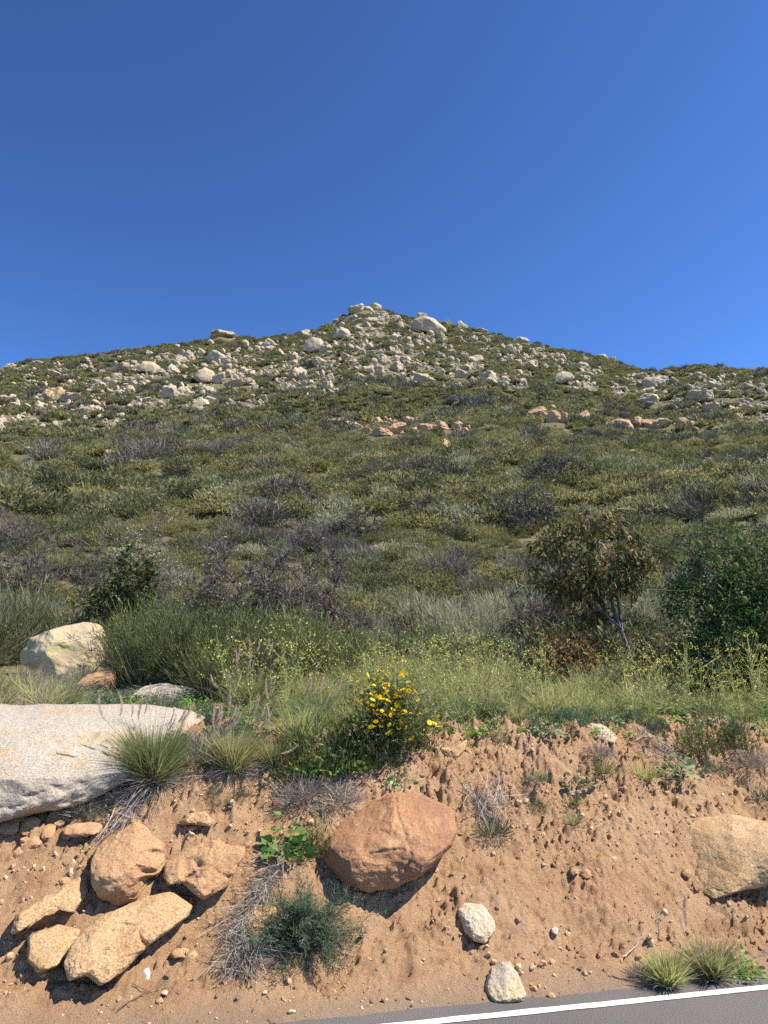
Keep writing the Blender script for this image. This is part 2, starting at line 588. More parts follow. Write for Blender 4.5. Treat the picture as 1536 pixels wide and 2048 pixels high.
# the mountain
az = np.radians(np.linspace(-58, 58, 460))
rr = np.concatenate([np.geomspace(8.6, 360, 210), [380, 410, 450, 520, 700]])
R_, A_ = np.meshgrid(rr, az, indexing='ij')
X, Y = R_ * np.sin(A_), R_ * np.cos(A_)
Z = terrain(X, Y)
q = np.stack([X, Y, 0 * X], -1)
Z = Z + .25 * fbm(q / 2.2, 3) * sstep(14, 40, R_)
Z = Z - .35 * (1 - sstep(4.9, 5.5, road_s(X, Y)))
Z[-1] = -25
hill = tag(link('hillside', grid_mesh('hillside', X, Y, Z, M['hill'])), kind='structure')

# ------------------------------------------------------------------ boulders in the bank


def facets(v, n, rng, lo=.62, hi=.9, front=None):
    for _ in range(n):
        d = rng.normal(size=3)
        if front is not None: d = d + front * 1.2
        d /= np.linalg.norm(d)
        over = np.maximum(v @ d - rng.uniform(lo, hi), 0)
        v = v - over[:, None] * d * .92
    return v


def seg_dist(p, a, b):
    ab = b - a
    t = np.clip(((p - a) @ ab) / max(ab @ ab, 1e-9), 0, 1)
    return np.linalg.norm(p - (a + t[:, None] * ab), axis=1)


def rock(name, poly, mat, label, lean=.85, depth=.75, box=.72, out=.2, level=5, seed=1, cut=7, rough=1.0, grooves=(), dents=(), group=None, at=None, cat=None, far=None, planes=(), blunt=None):
    """a boulder whose outline, seen from the road, follows POLY (photo pixels); it gets its own distance, depth and relief"""
    rng = np.random.default_rng(seed)
    poly = np.array(poly, float)
    a2 = poly[:, 0] * np.roll(poly[:, 1], -1) - np.roll(poly[:, 0], -1) * poly[:, 1]
    ctr = ((poly + np.roll(poly, -1, 0)) * a2[:, None]).sum(0) / (3 * a2.sum())
    P, t = hit(*(at or ctr))
    if far is not None: t = far
    P = CAMP + ray(*ctr) * t
    m = t / F                                             # metres for one photo pixel there
    # outline as a radius by angle
    rel = (poly - ctr) * np.array([1, -1]) * m
    dense = np.concatenate([rel[i] + (rel[(i + 1) % len(rel)] - rel[i]) * np.linspace(0, 1, 24, endpoint=False)[:, None] for i in range(len(rel))])
    th, rd = np.arctan2(dense[:, 1], dense[:, 0]), np.hypot(dense[:, 0], dense[:, 1])
    o = np.argsort(th)
    th, rd = th[o], rd[o]
    th = np.concatenate([th - 2 * np.pi, th, th + 2 * np.pi])
    rd = np.concatenate([rd, rd, rd])
    kern = np.ones(7) / 7
    rd = np.convolve(rd, kern, 'same') * .96
    size = float(np.sqrt(abs(a2.sum() / 2) / np.pi)) * m
    v, f = ICO[level]
    v = facets(v.copy(), cut, rng, .55, .9, np.array([0, .25, 1.0]))
    for (a_, b_, c_, dst) in planes:
        dn = np.array([a_, b_, c_]) / np.linalg.norm([a_, b_, c_])
        v = v - np.maximum(v @ dn - dst, 0)[:, None] * dn * .95
    u_, v_, w_ = v[:, 0], v[:, 1], v[:, 2]                # right, up, towards the viewer
    rho = np.hypot(u_, v_)
    ang = np.arctan2(v_, u_)
    R = np.interp(ang, th, rd)
    rr_ = R * np.clip(rho, 0, 1.2) ** box
    dd = depth * size * np.sign(w_) * np.abs(w_) ** box
    lx, ly = rr_ * np.cos(ang), rr_ * np.sin(ang)
    seedv = rng.uniform(0, 50, 3)
    loc = np.stack([lx, ly, dd], -1)
    n1 = fbm(loc / size * 1.1 + seedv, 4) * .16 * size * rough
    n2 = fbm(loc / size * 4.5 + seedv, 4, .55) * .035 * size * rough
    n3 = np.maximum(fbm(loc / size * np.array([2.0, 3.4, 2.0]) + seedv + 9, 3, ridged=True) - .42, 0) * -.25 * size * rough
    fr = np.clip(w_ * 1.5, -.3, 1)
    dd = dd + n1 * fr + n3 * fr
    k = 1 + (n2 + .25 * n1) / np.maximum(rr_, size * .5)
    lx, ly, dd = lx * k, ly * k, dd + n2
    pix = np.stack([ctr[0] + lx / m, ctr[1] - ly / m], -1)
    for pts, wd, dp in grooves:
        pts = np.array(pts, float)
        dist = np.min([seg_dist(pix, pts[i], pts[i + 1]) for i in range(len(pts) - 1)], 0)
        dd = dd - np.where(w_ > 0, dp * size * np.exp(-(dist / wd) ** 2), 0)
    for (cx, cy, rx, ry, dp) in dents:
        q_ = ((pix[:, 0] - cx) / rx) ** 2 + ((pix[:, 1] - cy) / ry) ** 2
        dd = dd - np.where(w_ > 0, dp * size * sstep(1.25, .55, q_), 0)
    back = lean * ly
    if blunt is not None:                                 # the lower front stands upright instead of leaning back
        edge_ = blunt * size
        back = np.where(ly < edge_, lean * edge_ + .25 * (ly - edge_), lean * ly)
    vd = unit(ray(*ctr))
    rt = unit(np.cross(vd, np.array([0, 0, 1.0])))
    up = np.cross(rt, vd)
    wpos = P - vd * (out * size) + rt * lx[:, None] + up * ly[:, None] + vd * (back - dd)[:, None]
    base = np.array([P[0], P[1], wpos[:, 2].min()])
    me = Acc().add(wpos - base, f).mesh(name, M[mat], True)
    return tag(link(name, me, None, base), label, cat or ('boulder' if size > .16 else 'stone'), group)


def oval(cx, cy, w, h, seed=0, n=9):
    rng = np.random.default_rng(seed + int(cx * 7 + cy))
    a = np.linspace(0, 2 * np.pi, n, endpoint=False) + rng.uniform(0, .6)
    r = rng.uniform(.82, 1.12, n)
    return [(cx + .5 * w * r[i] * math.cos(a[i]), cy + .5 * h * r[i] * math.sin(a[i])) for i in range(n)]


rock('granite_slab', [(-330, 1420), (-200, 1396), (0, 1388), (120, 1391), (230, 1400), (320, 1408), (410, 1424), (440, 1442), (400, 1472), (330, 1500), (272, 1545), (225, 1580), (170, 1606), (100, 1616), (0, 1630), (-150, 1650), (-330, 1600)],
     'slab', 'huge pale speckled granite slab lying on top of the bank with a dark undercut', lean=1.55, depth=.40, box=.45, out=.03, level=6, seed=8, cut=5, blunt=-.22, rough=.75, at=(200, 1560), cat='boulder', grooves=[([(-200, 1596), (-60, 1592), (20, 1600), (78, 1603)], 5, .012)])
rock('lichened_boulder', [(42, 1306), (58, 1276), (105, 1256), (160, 1241), (195, 1246), (212, 1272), (212, 1312), (190, 1345), (140, 1362), (105, 1362), (70, 1345), (45, 1330)], 'lichen',
     'pale yellow boulder with lichen patches standing behind the big slab', lean=.25, depth=.85, box=.62, out=.0, seed=11, cut=5, rough=.8, at=(130, 1352), planes=[(-1, -.15, .75, .52), (.2, .1, 1, .8)])
rock('broken_rock', [(150, 1372), (178, 1346), (236, 1334), (242, 1352), (232, 1378), (190, 1392), (158, 1390)], 'tan', 'low orange broken rock at the foot of the lichened boulder', lean=.3, seed=5, level=4, at=(190, 1388))
rock('flat_rock', [(258, 1396), (285, 1372), (330, 1364), (385, 1376), (428, 1404), (400, 1414), (330, 1410), (285, 1405)], 'slab', 'flat whitish rock plate half hidden behind the fountain grass', lean=1.9, depth=.25, box=.4, seed=6, level=4, at=(340, 1400))
rock('peaked_boulder', [(186, 1716), (196, 1690), (240, 1652), (262, 1630), (286, 1634), (346, 1686), (338, 1716), (320, 1744), (302, 1756), (280, 1800), (240, 1800), (208, 1786), (190, 1752)], 'tan',
     'tall peaked tan boulder set in the bank below the slab', seed=21, cut=5, depth=.8, out=.3, rough=.8, planes=[(-.5, .35, 1, .6), (.6, .4, .9, .62), (.1, -.9, .8, .6)], dents=[(300, 1725, 38, 22, .14), (300, 1775, 40, 26, .16)], grooves=[([(275, 1742), (310, 1745), (335, 1722)], 4, .07)])
rock('wedge_boulder', [(330, 1744), (334, 1720), (356, 1690), (390, 1677), (450, 1680), (522, 1685), (519, 1712), (490, 1742), (450, 1772), (412, 1790), (388, 1776), (366, 1754), (346, 1768)], 'tan',
     'wedge shaped tan boulder touching the tall peaked one', seed=33, cut=7, depth=.8, out=.35, dents=[(385, 1735, 22, 22, .13)], grooves=[([(395, 1728), (425, 1732), (440, 1748), (455, 1752)], 4, .07)])
rock('round_boulder', [(638, 1700), (660, 1670), (690, 1640), (740, 1605), (790, 1584), (840, 1587), (880, 1604), (915, 1620), (919, 1660), (905, 1690), (870, 1718), (840, 1742), (790, 1762), (740, 1770), (690, 1757), (660, 1735), (645, 1716)],
     'orange', 'largest rounded orange brown boulder in the middle of the bank', seed=42, cut=3, depth=.95, box=.80, out=.25, level=6, rough=.6, planes=[(-.6, .45, .9, .66), (.5, .3, 1, .74), (-.1, -.7, .8, .7)],
     grooves=[([(792, 1596), (793, 1630), (806, 1665), (819, 1705), (806, 1730)], 3.5, .03)], dents=[(765, 1690, 44, 28, .05)])
rock('embedded_boulder', [(1352, 1692), (1366, 1656), (1400, 1636), (1460, 1630), (1536, 1640), (1640, 1662), (1655, 1720), (1580, 1745), (1530, 1758), (1470, 1775), (1428, 1793), (1404, 1781), (1378, 1748), (1360, 1722)], 'gold',
     'big smooth golden boulder in the bank above the roadside tufts', seed=52, cut=5, depth=.7, box=.6, out=.3, level=6, rough=.5)
rock('flat_boulder', [(141, 1907), (152, 1872), (200, 1830), (255, 1806), (340, 1794), (384, 1826), (376, 1846), (336, 1870), (296, 1892), (250, 1932), (214, 1949), (186, 1930), (156, 1936)], 'gold',
     'long flat golden boulder low in the bank with a shadowed lower edge', seed=61, cut=4, planes=[(.1, .5, 1, .6), (.3, -.8, .9, .72)], depth=.62, box=.5, out=.42, rough=.7, level=6, grooves=[([(240, 1850), (265, 1855), (280, 1880), (296, 1895)], 4, .08), ([(225, 1862), (250, 1868)], 5, .06)])
rock('low_boulder', [(49, 1868), (70, 1854), (112, 1854), (158, 1868), (146, 1900), (112, 1932), (82, 1938), (60, 1912)], 'gold', 'blunt golden boulder left of the long flat one', seed=71, cut=8, depth=.9, out=.4, level=4)
rock('ledge_boulder', [(34, 1852), (38, 1820), (80, 1796), (130, 1770), (168, 1754), (172, 1800), (162, 1836), (120, 1824), (78, 1832), (52, 1858)], 'gold', 'tilted golden ledge of rock above the blunt boulder', seed=76, cut=7, depth=.8, out=.3)
rock('pale_boulder', [(914, 1820), (930, 1807), (966, 1812), (991, 1838), (990, 1858), (970, 1881), (950, 1879), (926, 1861), (917, 1840)], 'white', 'chalky white rounded stone alone on the bare dirt', seed=83, cut=9, depth=.8, out=.45, lean=.6, level=5)
rock('roadside_rock', [(969, 1972), (984, 1936), (1000, 1914), (1026, 1914), (1036, 1945), (1053, 1986), (1042, 1996), (990, 2001), (972, 1987)], 'grey', 'grey and ochre pointed rock at the edge of the asphalt', seed=91, cut=10, depth=.8, out=.3, level=5)
rock('yellow_rock', [(484, 1852), (498, 1815), (530, 1807), (554, 1820), (552, 1852), (520, 1870), (495, 1867)], 'gold', 'yellowish rock peeping out of the heap of dead grass', seed=95, cut=9, out=.2, level=4)
rock('flat_stone', [(354, 1643), (369, 1628), (410, 1624), (431, 1646), (420, 1654), (395, 1649), (364, 1651)], 'gold', 'flat tan stone balanced above the wedge shaped boulder', seed=97, cut=6, out=.8, level=4, lean=.5)
rock('angular_rock', [(864, 1494), (900, 1493), (937, 1478), (932, 1500), (902, 1527), (880, 1516)], 'gold', 'angular ochre rock jutting from the rim beside the flowering bush', seed=98, cut=10, out=.5, level=4, lean=.4)
rock('rim_rock', [(1168, 1449), (1184, 1442), (1212, 1452), (1234, 1472), (1226, 1487), (1200, 1482), (1180, 1472)], 'white', 'smooth pale rock lying on the rim among the weeds', seed=99, cut=5, out=.5, level=4, lean=.9)
STONES = [
    (995, 1472, 30, 34, 'tan', 'brown clod shaped stone on the rim right of the angular rock'), (847, 1508, 22, 16, 'tan', 'small brown stone left of the angular rim rock'),
    (20, 1655, 44, 30, 'tan', 'stone in deep shadow under the left end of the slab'), (62, 1652, 46, 42, 'tan', 'blocky stone in the shadow beneath the slab'),
    (96, 1664, 34, 40, 'tan', 'upright brown stone beside the blocky one under the slab'), (118, 1645, 24, 22, 'tan', 'small knobbly stone under the slab rim'),
    (60, 1684, 46, 30, 'tan', 'rounded brown stone below the blocky stone'), (40, 1703, 30, 24, 'tan', 'small ball shaped stone near the picture edge'),
    (170, 1660, 90, 34, 'clod', 'slanting lump of hard earth below the slab'), (135, 1665, 26, 30, 'tan', 'narrow brown stone right of the upright one'),
    (380, 1657, 24, 14, 'tan', 'small stone propping up the flat tan stone'), (88, 1947, 28, 22, 'gold', 'tan cube like stone below the blunt boulder'),
    (290, 1950, 28, 30, 'quartz', 'pale grey pointed stone on the dirt below the flat boulder'), (250, 1995, 38, 28, 'gold', 'cream angular stone near the left road edge'),
    (258, 1960, 16, 20, 'gold', 'thin cream chip left of the grey pointed stone'), (320, 2001, 18, 16, 'tan', 'small tan chip right of the cream angular stone'),
    (834, 1925, 30, 30, 'gold', 'small ochre stone on the bare dirt left of the roadside rock'), (130, 1762, 34, 18, 'gold', 'thin flat stone on the slope above the golden ledge'),
    (1110, 1860, 16, 18, 'white', 'small white pebble on the open dirt slope'), (1256, 1835, 24, 16, 'gold', 'little tan stone on the slope below the golden boulder'),
    (1172, 1748, 24, 22, 'tan', 'larger stone of the loose cluster in mid slope'), (1148, 1742, 22, 18, 'tan', 'left stone of the loose cluster in mid slope'),
    (1196, 1742, 16, 12, 'tan', 'right stone of the loose cluster in mid slope'), (1225, 1720, 20, 14, 'tan', 'stone with a dark shadow above the loose cluster'),
    (1186, 1772, 18, 14, 'tan', 'brown stone just below the loose cluster'), (1335, 1566, 26, 12, 'gold', 'small flat stone lodged under the rim weeds'),
    (1394, 1768, 22, 30, 'tan', 'brown stone wedged below the golden boulder corner'), (1374, 1746, 20, 20, 'tan', 'smaller brown stone wedged beside the golden boulder'),
    (692, 1778, 20, 34, 'clod', 'upright clod under the left end of the round boulder'), (712, 1790, 26, 16, 'clod', 'flat clod under the round boulder'),
    (1076, 1936, 20, 10, 'quartz', 'grey sliver of stone above the road edge'), (1102, 1991, 18, 14, 'gold', 'yellow stone chip on the asphalt edge'),
    (1022, 1798, 16, 12, 'white', 'pale chip right of the chalky white stone'), (360, 1905, 40, 24, 'tan', 'brown stone below the right end of the flat boulder'),
    (385, 1912, 26, 26, 'clod', 'dark clod right of the flat boulder'), (330, 1985, 14, 10, 'white', 'tiny pale chip near the road'), (1310, 1700, 18, 12, 'tan', 'stone left of the golden boulder'),
    (1495, 1822, 16, 12, 'gold', 'tan chip on the dirt right of the tufts'), (1018, 1500, 18, 14, 'clod', 'clod on the rim right of the brown stone'), (270, 1650, 16, 12, 'clod', 'clod beside the peak of the tall boulder'),
    (150, 1375, 38, 18, 'tan', 'small orange stone on the rear edge of the slab'),
]
for i, (x, y, w, h, mt, lab) in enumerate(STONES):
    rock('stone', oval(x, y, w, h, i), mt, lab, seed=200 + i, cut=14, depth=.85, out=.5, level=3, lean=.7, rough=1.4, cat='stone', group='loose stones on the bank')
for (x, y, w, h, lab) in ((918, 1300, 34, 34, 'rounded pale boulder in the weeds behind the flowering bush'), (1014, 1322, 36, 40, 'pale boulder in the weeds left of the rust coloured bush')):
    rock('pale_boulder', oval(x, y, w, h, 5), 'white', lab, seed=x, cut=8, depth=.8, out=0, level=4, lean=.1, at=(x, y + h * .4))

# loose grit and clods on the bank: nobody could count them


def hidden_collection(name, meshes):
    c = bpy.data.collections.new(name)
    for i, me in enumerate(meshes):
        c.objects.link(bpy.data.objects.new(f'{name}_{i:02d}', me))
    return c


def scatter(name, pts, scale, rot, pick, protos, label, cat=None):
    """one object of kind stuff: many small things set on points"""
    me = bpy.data.meshes.new(name)
    n = len(pts)
    me.vertices.add(n)
    me.vertices.foreach_set('co', np.asarray(pts, float).ravel())
    me.attributes.new('size', 'FLOAT_VECTOR', 'POINT').data.foreach_set('vector', np.broadcast_to(np.asarray(scale, float).reshape(n, -1), (n, 3)).ravel())
    me.attributes.new('turn', 'FLOAT_VECTOR', 'POINT').data.foreach_set('vector', np.asarray(rot, float).ravel())
    me.attributes.new('pick', 'INT', 'POINT').data.foreach_set('value', np.asarray(pick, int))
    o = tag(link(name, me), label, cat, kind='stuff')
    g = bpy.data.node_groups.new(name, 'GeometryNodeTree')
    g.interface.new_socket('Geometry', in_out='INPUT', socket_type='NodeSocketGeometry')
    g.interface.new_socket('Geometry', in_out='OUTPUT', socket_type='NodeSocketGeometry')
    N, L = g.nodes, g.links
    gi, go = N.new('NodeGroupInput'), N.new('NodeGroupOutput')
    ci = N.new('GeometryNodeCollectionInfo')
    ci.inputs['Collection'].default_value = hidden_collection(name + '_kinds', protos)
    ci.inputs['Separate Children'].default_value = True
    ci.inputs['Reset Children'].default_value = True
    ip = N.new('GeometryNodeInstanceOnPoints')
    ip.inputs['Pick Instance'].default_value = True
    L.new(gi.outputs[0], ip.inputs['Points'])
    L.new(ci.outputs[0], ip.inputs['Instance'])
    for key, dt, sock in (('size', 'FLOAT_VECTOR', 'Scale'), ('turn', 'FLOAT_VECTOR', 'Rotation'), ('pick', 'INT', 'Instance Index')):
        a = N.new('GeometryNodeInputNamedAttribute')
        a.data_type = dt
        a.inputs['Name'].default_value = key
        src = a.outputs[0]
        if key == 'turn':
            e = N.new('FunctionNodeEulerToRotation')
            L.new(src, e.inputs[0])
            src = e.outputs[0]
        L.new(src, ip.inputs[sock])
    L.new(ip.outputs[0], go.inputs[0])
    o.modifiers.new('spread', 'NODES').node_group = g
    return o


def lump_mesh(name, mat, level, seed, cut=9, rough=.12):
    rng = np.random.default_rng(seed)
    v, f = ICO[level]
    v = facets(v.copy(), cut, rng, .45, .85)
    off = rng.uniform(0, 40, 3)
    v = v * (1 + rough * 1.6 * fbm(v * 1.3 + off, 3))[:, None] + unit(v) * (rough * .5 * fbm(v * 4 + off, 3))[:, None]
    return Acc().add(v, f).mesh(name, M[mat], True)


def bank_z(x, y):
    """height of the finished bank with its relief"""
    return terrain(x, y) + micro(x, y)


rng = np.random.default_rng(77)
n = 20000
t_, s_ = rng.uniform(-3.8, 4.3, n), rng.beta(1.1, 1.3, n) * 2.1 + .02
clump = pnoise(np.stack([t_ * 1.6, s_ * 2.2, 0 * t_], -1)) + .35 * (s_ > .9)
keep = rng.random(n) < np.clip(.40 + 1.3 * clump, .08, 1)
t_, s_ = t_[keep], s_[keep]
x_, y_ = along(t_, s_)
sz = .004 + .009 * rng.pareto(3.0, len(x_))
sz = np.minimum(sz, .024)
kinds = [lump_mesh('clod', 'dirt', 2, 300 + i, 14, .3) for i in range(4)] + [lump_mesh('chip', 'chip1', 2, 310 + i, 14, .2) for i in range(2)] + [lump_mesh('chip_tan', 'chip2', 2, 320, 14, .2)]
pk = rng.choice(len(kinds), len(x_), p=[.17, .17, .17, .17, .08, .06, .18])
scatter('dirt_clods', np.stack([x_, y_, bank_z(x_, y_) + sz * np.where(pk > 3, .35, .0)], -1), sz[:, None] * rng.uniform(.6, 1.3, (len(x_), 3)), rng.uniform(0, 6.28, (len(x_), 3)), pk, kinds, 'small clods and chips of stone strewn over the bank', None)

# ------------------------------------------------------------------ boulders on the mountain
HB = [lump_mesh(f'hill_boulder_{i}', 'far1', 4, 400 + i, 14, .24) for i in range(9)]
HO = [lump_mesh(f'hill_outcrop_{i}', 'far2', 4, 440 + i, 12, .2) for i in range(4)]
NAMED = [
    (855, 652, 80, 36, 'f', 'largest pale slab of bare rock just right of the summit'), (712, 618, 28, 17, 'f', 'left boulder of the pile crowning the summit'), (751, 613, 22, 14, 'f', 'white rounded boulder at the right of the summit pile'),
    (732, 616, 24, 10, 'f', 'low boulder in the middle of the summit pile'), (685, 664, 42, 26, 'f', 'pale dome shaped boulder left below the summit'), (762, 634, 28, 14, 'f', 'rounded boulder right below the summit pile'),
    (795, 638, 28, 13, 'f', 'boulder between the summit pile and the large slab'), (742, 658, 34, 13, 'f', 'flat boulder beneath the summit'), (632, 690, 44, 24, 'f', 'main block of the craggy outcrop on the left summit ridge'),
    (612, 695, 22, 18, 'f', 'left block of the craggy outcrop on the left summit ridge'), (650, 696, 22, 18, 'f', 'right block of the craggy outcrop on the left summit ridge'), (922, 650, 26, 17, 'f', 'stacked boulder on the skyline right of the large slab'),
    (843, 631, 22, 9, 'f', 'thin boulder on the skyline above the large slab'), (445, 668, 40, 11, 'f', 'flat topped boulder on the left skyline'), (300, 733, 42, 22, 'f', 'boulder with a black overhang on the left slope'),
    (345, 739, 28, 22, 'f', 'pale block right of the boulder with the overhang'), (395, 810, 36, 28, 'f', 'leaning pale slab at the lower edge of the left boulder field'), (420, 802, 28, 15, 'f', 'slab beside the leaning one at the lower edge of the field'),
    (100, 793, 46, 30, 'o', 'ochre boulder group front on the far left slope'), (1130, 752, 46, 27, 'f', 'broad pale boulder alone on the right slope'), (1310, 762, 56, 20, 'f', 'long ribbed boulder on the right slope'),
    (1305, 799, 40, 20, 'f', 'tilted pale boulder below the long ribbed one'), (980, 757, 48, 26, 'f', 'wide boulder at the foot of the upper boulder field'), (715, 858, 40, 22, 'o', 'orange boulder at the left of the middle outcrop'),
    (1167, 838, 21, 28, 'o', 'upright ochre block of the right hand outcrop'), (1240, 852, 56, 30, 'o', 'biggest rounded block of the right hand outcrop'), (1330, 846, 42, 18, 'o', 'pale slanting block at the right of the outcrop row'),
    (55, 902, 30, 11, 'f', 'flat pale boulder low on the far left slope'), (935, 917, 15, 9, 'f', 'single small pale boulder in the green scrub below the outcrop'), (410, 748, 52, 26, 'f', 'cleft boulder in the middle of the left boulder field'),
]
LIST = [
    (742, 641, 24, 10), (720, 641, 30, 10), (672, 641, 14, 8), (610, 666, 16, 10), (718, 657, 14, 12), (750, 672, 22, 9), (893, 646, 14, 8), (960, 660, 22, 8), (882, 673, 24, 13), (845, 676, 14, 8), (838, 686, 14, 12),
    (856, 685, 10, 10), (866, 684, 9, 9), (885, 693, 18, 8), (790, 676, 22, 14), (587, 714, 18, 14), (637, 725, 28, 16), (590, 748, 34, 22), (608, 752, 20, 16), (620, 777, 26, 14), (657, 770, 22, 22), (664, 784, 18, 12),
    (660, 758, 18, 14), (708, 722, 18, 14), (768, 722, 17, 18), (795, 717, 24, 16), (812, 720, 18, 14), (795, 736, 24, 18), (822, 705, 12, 10), (725, 705, 14, 10), (690, 712, 16, 10), (720, 753, 22, 12), (755, 741, 20, 18),
    (742, 745, 12, 14), (805, 756, 24, 12), (840, 757, 30, 18), (862, 762, 20, 12), (880, 710, 16, 12), (950, 718, 24, 12), (935, 735, 22, 13), (1000, 768, 24, 10), (1020, 716, 12, 10), (1062, 728, 24, 16), (1045, 681, 22, 10),
    (975, 681, 16, 8), (1046, 766, 16, 14), (885, 745, 14, 10), (905, 750, 12, 8), (1080, 700, 20, 9), (1100, 712, 16, 8), (12, 733, 22, 9), (66, 726, 24, 8), (105, 748, 20, 10), (125, 742, 18, 9), (375, 712, 22, 20), (402, 706, 16, 14),
    (435, 716, 34, 20), (432, 757, 22, 24), (456, 750, 20, 12), (470, 766, 34, 16), (495, 764, 26, 14), (335, 788, 26, 22), (368, 786, 24, 18), (410, 782, 30, 16), (138, 796, 36, 18), (170, 823, 28, 20), (192, 824, 20, 18),
    (30, 815, 34, 16), (58, 818, 26, 14), (5, 800, 16, 16), (60, 921, 20, 8), (215, 909, 28, 14), (512, 804, 15, 9), (493, 815, 12, 8), (1280, 753, 26, 11), (1245, 776, 22, 10), (1262, 772, 16, 8), (1151, 733, 10, 10),
    (1165, 755, 14, 8), (1380, 777, 16, 14), (1415, 790, 24, 22), (1396, 750, 18, 10), (1425, 815, 24, 13), (1340, 746, 18, 7), (1455, 786, 22, 10), (1483, 811, 16, 8), (1528, 782, 18, 12), (1497, 841, 12, 10), (1495, 772, 18, 9),
    (1205, 713, 18, 9), (1225, 720, 16, 8), (1500, 800, 14, 8), (1350, 760, 14, 8), (230, 730, 22, 10), (165, 732, 18, 9), (205, 744, 16, 9), (255, 760, 20, 10), (290, 766, 18, 12), (250, 775, 24, 12), (540, 690, 22, 16), (535, 700, 16, 12),
    (500, 715, 20, 9), (520, 720, 16, 8), (560, 705, 18, 9), (465, 722, 18, 10), (330, 712, 24, 10), (300, 706, 16, 9), (350, 725, 14, 8), (320, 745, 18, 10),
]
OUTCROP = [
    (755, 846, 22, 13), (760, 866, 32, 13), (792, 860, 30, 16), (820, 846, 17, 14), (850, 859, 18, 14), (878, 853, 26, 13), (915, 856, 20, 12), (682, 842, 30, 8), (735, 862, 18, 10), (830, 863, 20, 10), (1065, 827, 34, 11), (1090, 832, 22, 12),
    (1110, 836, 22, 17), (1128, 837, 12, 18), (1278, 846, 20, 14), (1300, 848, 22, 12), (1370, 846, 18, 12), (1385, 850, 14, 10), (1384, 926, 20, 10), (1386, 934, 16, 9), (1410, 936, 24, 10), (1430, 939, 16, 10), (1400, 925, 14, 8),
    (1265, 914, 24, 8), (898, 891, 24, 7), (1140, 888, 14, 10), (1030, 870, 16, 8), (770, 850, 16, 9), (700, 850, 14, 10),
]


ROCKS = []


def hill_boulder(i, x, y, w, h, mesh_list, label, group, name='hill_boulder'):
    rng = np.random.default_rng(9000 + i)
    P, t = hit(x, y + h * .42)
    m = t / F
    me = mesh_list[int(rng.integers(len(mesh_list)))]
    o = tag(link(name, me), label, 'boulder', group)
    sx, sz = w * m * .72, h * m * .85
    o.location = (P[0], P[1] + sx * .35, P[2] + sz * .5)
    ROCKS.append((P[0], P[1], sx))
    o.scale = (sx, sx * rng.uniform(.7, 1.0), sz)
    o.rotation_euler = (rng.normal() * .25, rng.normal() * .25, rng.uniform(0, 6.28) if w < 2.2 * h else rng.normal() * .3)
    return o


SHAPES = {
    855: [(819, 657), (826, 638), (848, 630), (868, 637), (893, 658), (894, 667), (862, 668), (826, 664)], 685: [(664, 672), (670, 658), (682, 653), (697, 656), (706, 668), (704, 676), (684, 677), (666, 677)],
    632: [(604, 702), (608, 684), (622, 674), (642, 677), (650, 686), (662, 690), (662, 703), (640, 704)], 922: [(910, 656), (914, 644), (921, 640), (928, 647), (936, 652), (935, 659), (920, 659)],
    300: [(276, 742), (284, 724), (306, 722), (322, 732), (318, 742), (296, 746)], 1130: [(1104, 764), (1110, 746), (1124, 740), (1142, 747), (1152, 758), (1148, 766), (1124, 768)],
    1240: [(1212, 862), (1216, 842), (1236, 836), (1260, 842), (1270, 858), (1262, 868), (1236, 869)], 1310: [(1280, 766), (1290, 752), (1312, 753), (1334, 764), (1338, 774), (1310, 775), (1288, 772)],
    410: [(384, 760), (392, 742), (408, 734), (430, 738), (440, 752), (434, 764), (406, 766)], 395: [(378, 820), (384, 804), (398, 796), (416, 796), (424, 806), (410, 812), (400, 824), (386, 825)],
}
k = 0
for (x, y, w, h, kind, lab) in NAMED:
    if x in SHAPES:
        pl = SHAPES[x]
        low = max(q_[1] for q_ in pl)
        o = rock('hill_boulder', pl, 'far1' if kind == 'f' else 'far2', lab, lean=.55, depth=.75, box=.62, out=.35, level=4, seed=700 + x, cut=9, rough=1.1, group='landmark boulders of the mountain', at=(x, low - 2), cat='boulder')
        ROCKS.append((o.location[0], o.location[1], w * .5 * hit(x, low - 2)[1] / F)); k += 1
        continue
    hill_boulder(k, x, y, w, h, HB if kind == 'f' else HO, lab, 'landmark boulders of the mountain'); k += 1


def zone(x, y):
    if y < 690 and 660 < x < 900: return 'pale granite boulder strewn over the summit cone', 'boulders of the summit cone'
    if x < 560: return 'pale granite boulder in the boulder field on the left shoulder', 'boulders of the left shoulder'
    if x < 1020: return 'pale granite boulder in the boulder field below the summit', 'boulders below the summit'
    return 'pale granite boulder scattered on the right shoulder of the mountain', 'boulders of the right shoulder'


for (x, y, w, h) in LIST:
    hill_boulder(k, x, y, w * 1.08, h * 1.05, HB, *zone(x, y)); k += 1
for (x, y, w, h) in OUTCROP:
    left = x < 1000
    w, h = w * 1.25, h * 1.25
    hill_boulder(k, x, y, w, h, HO, *(('ochre block of the rock band in the middle of the slope', 'blocks of the middle rock band') if left else
                                      ('ochre block of the broken rock ledge on the right of the slope', 'blocks of the right rock ledge'))); k += 1


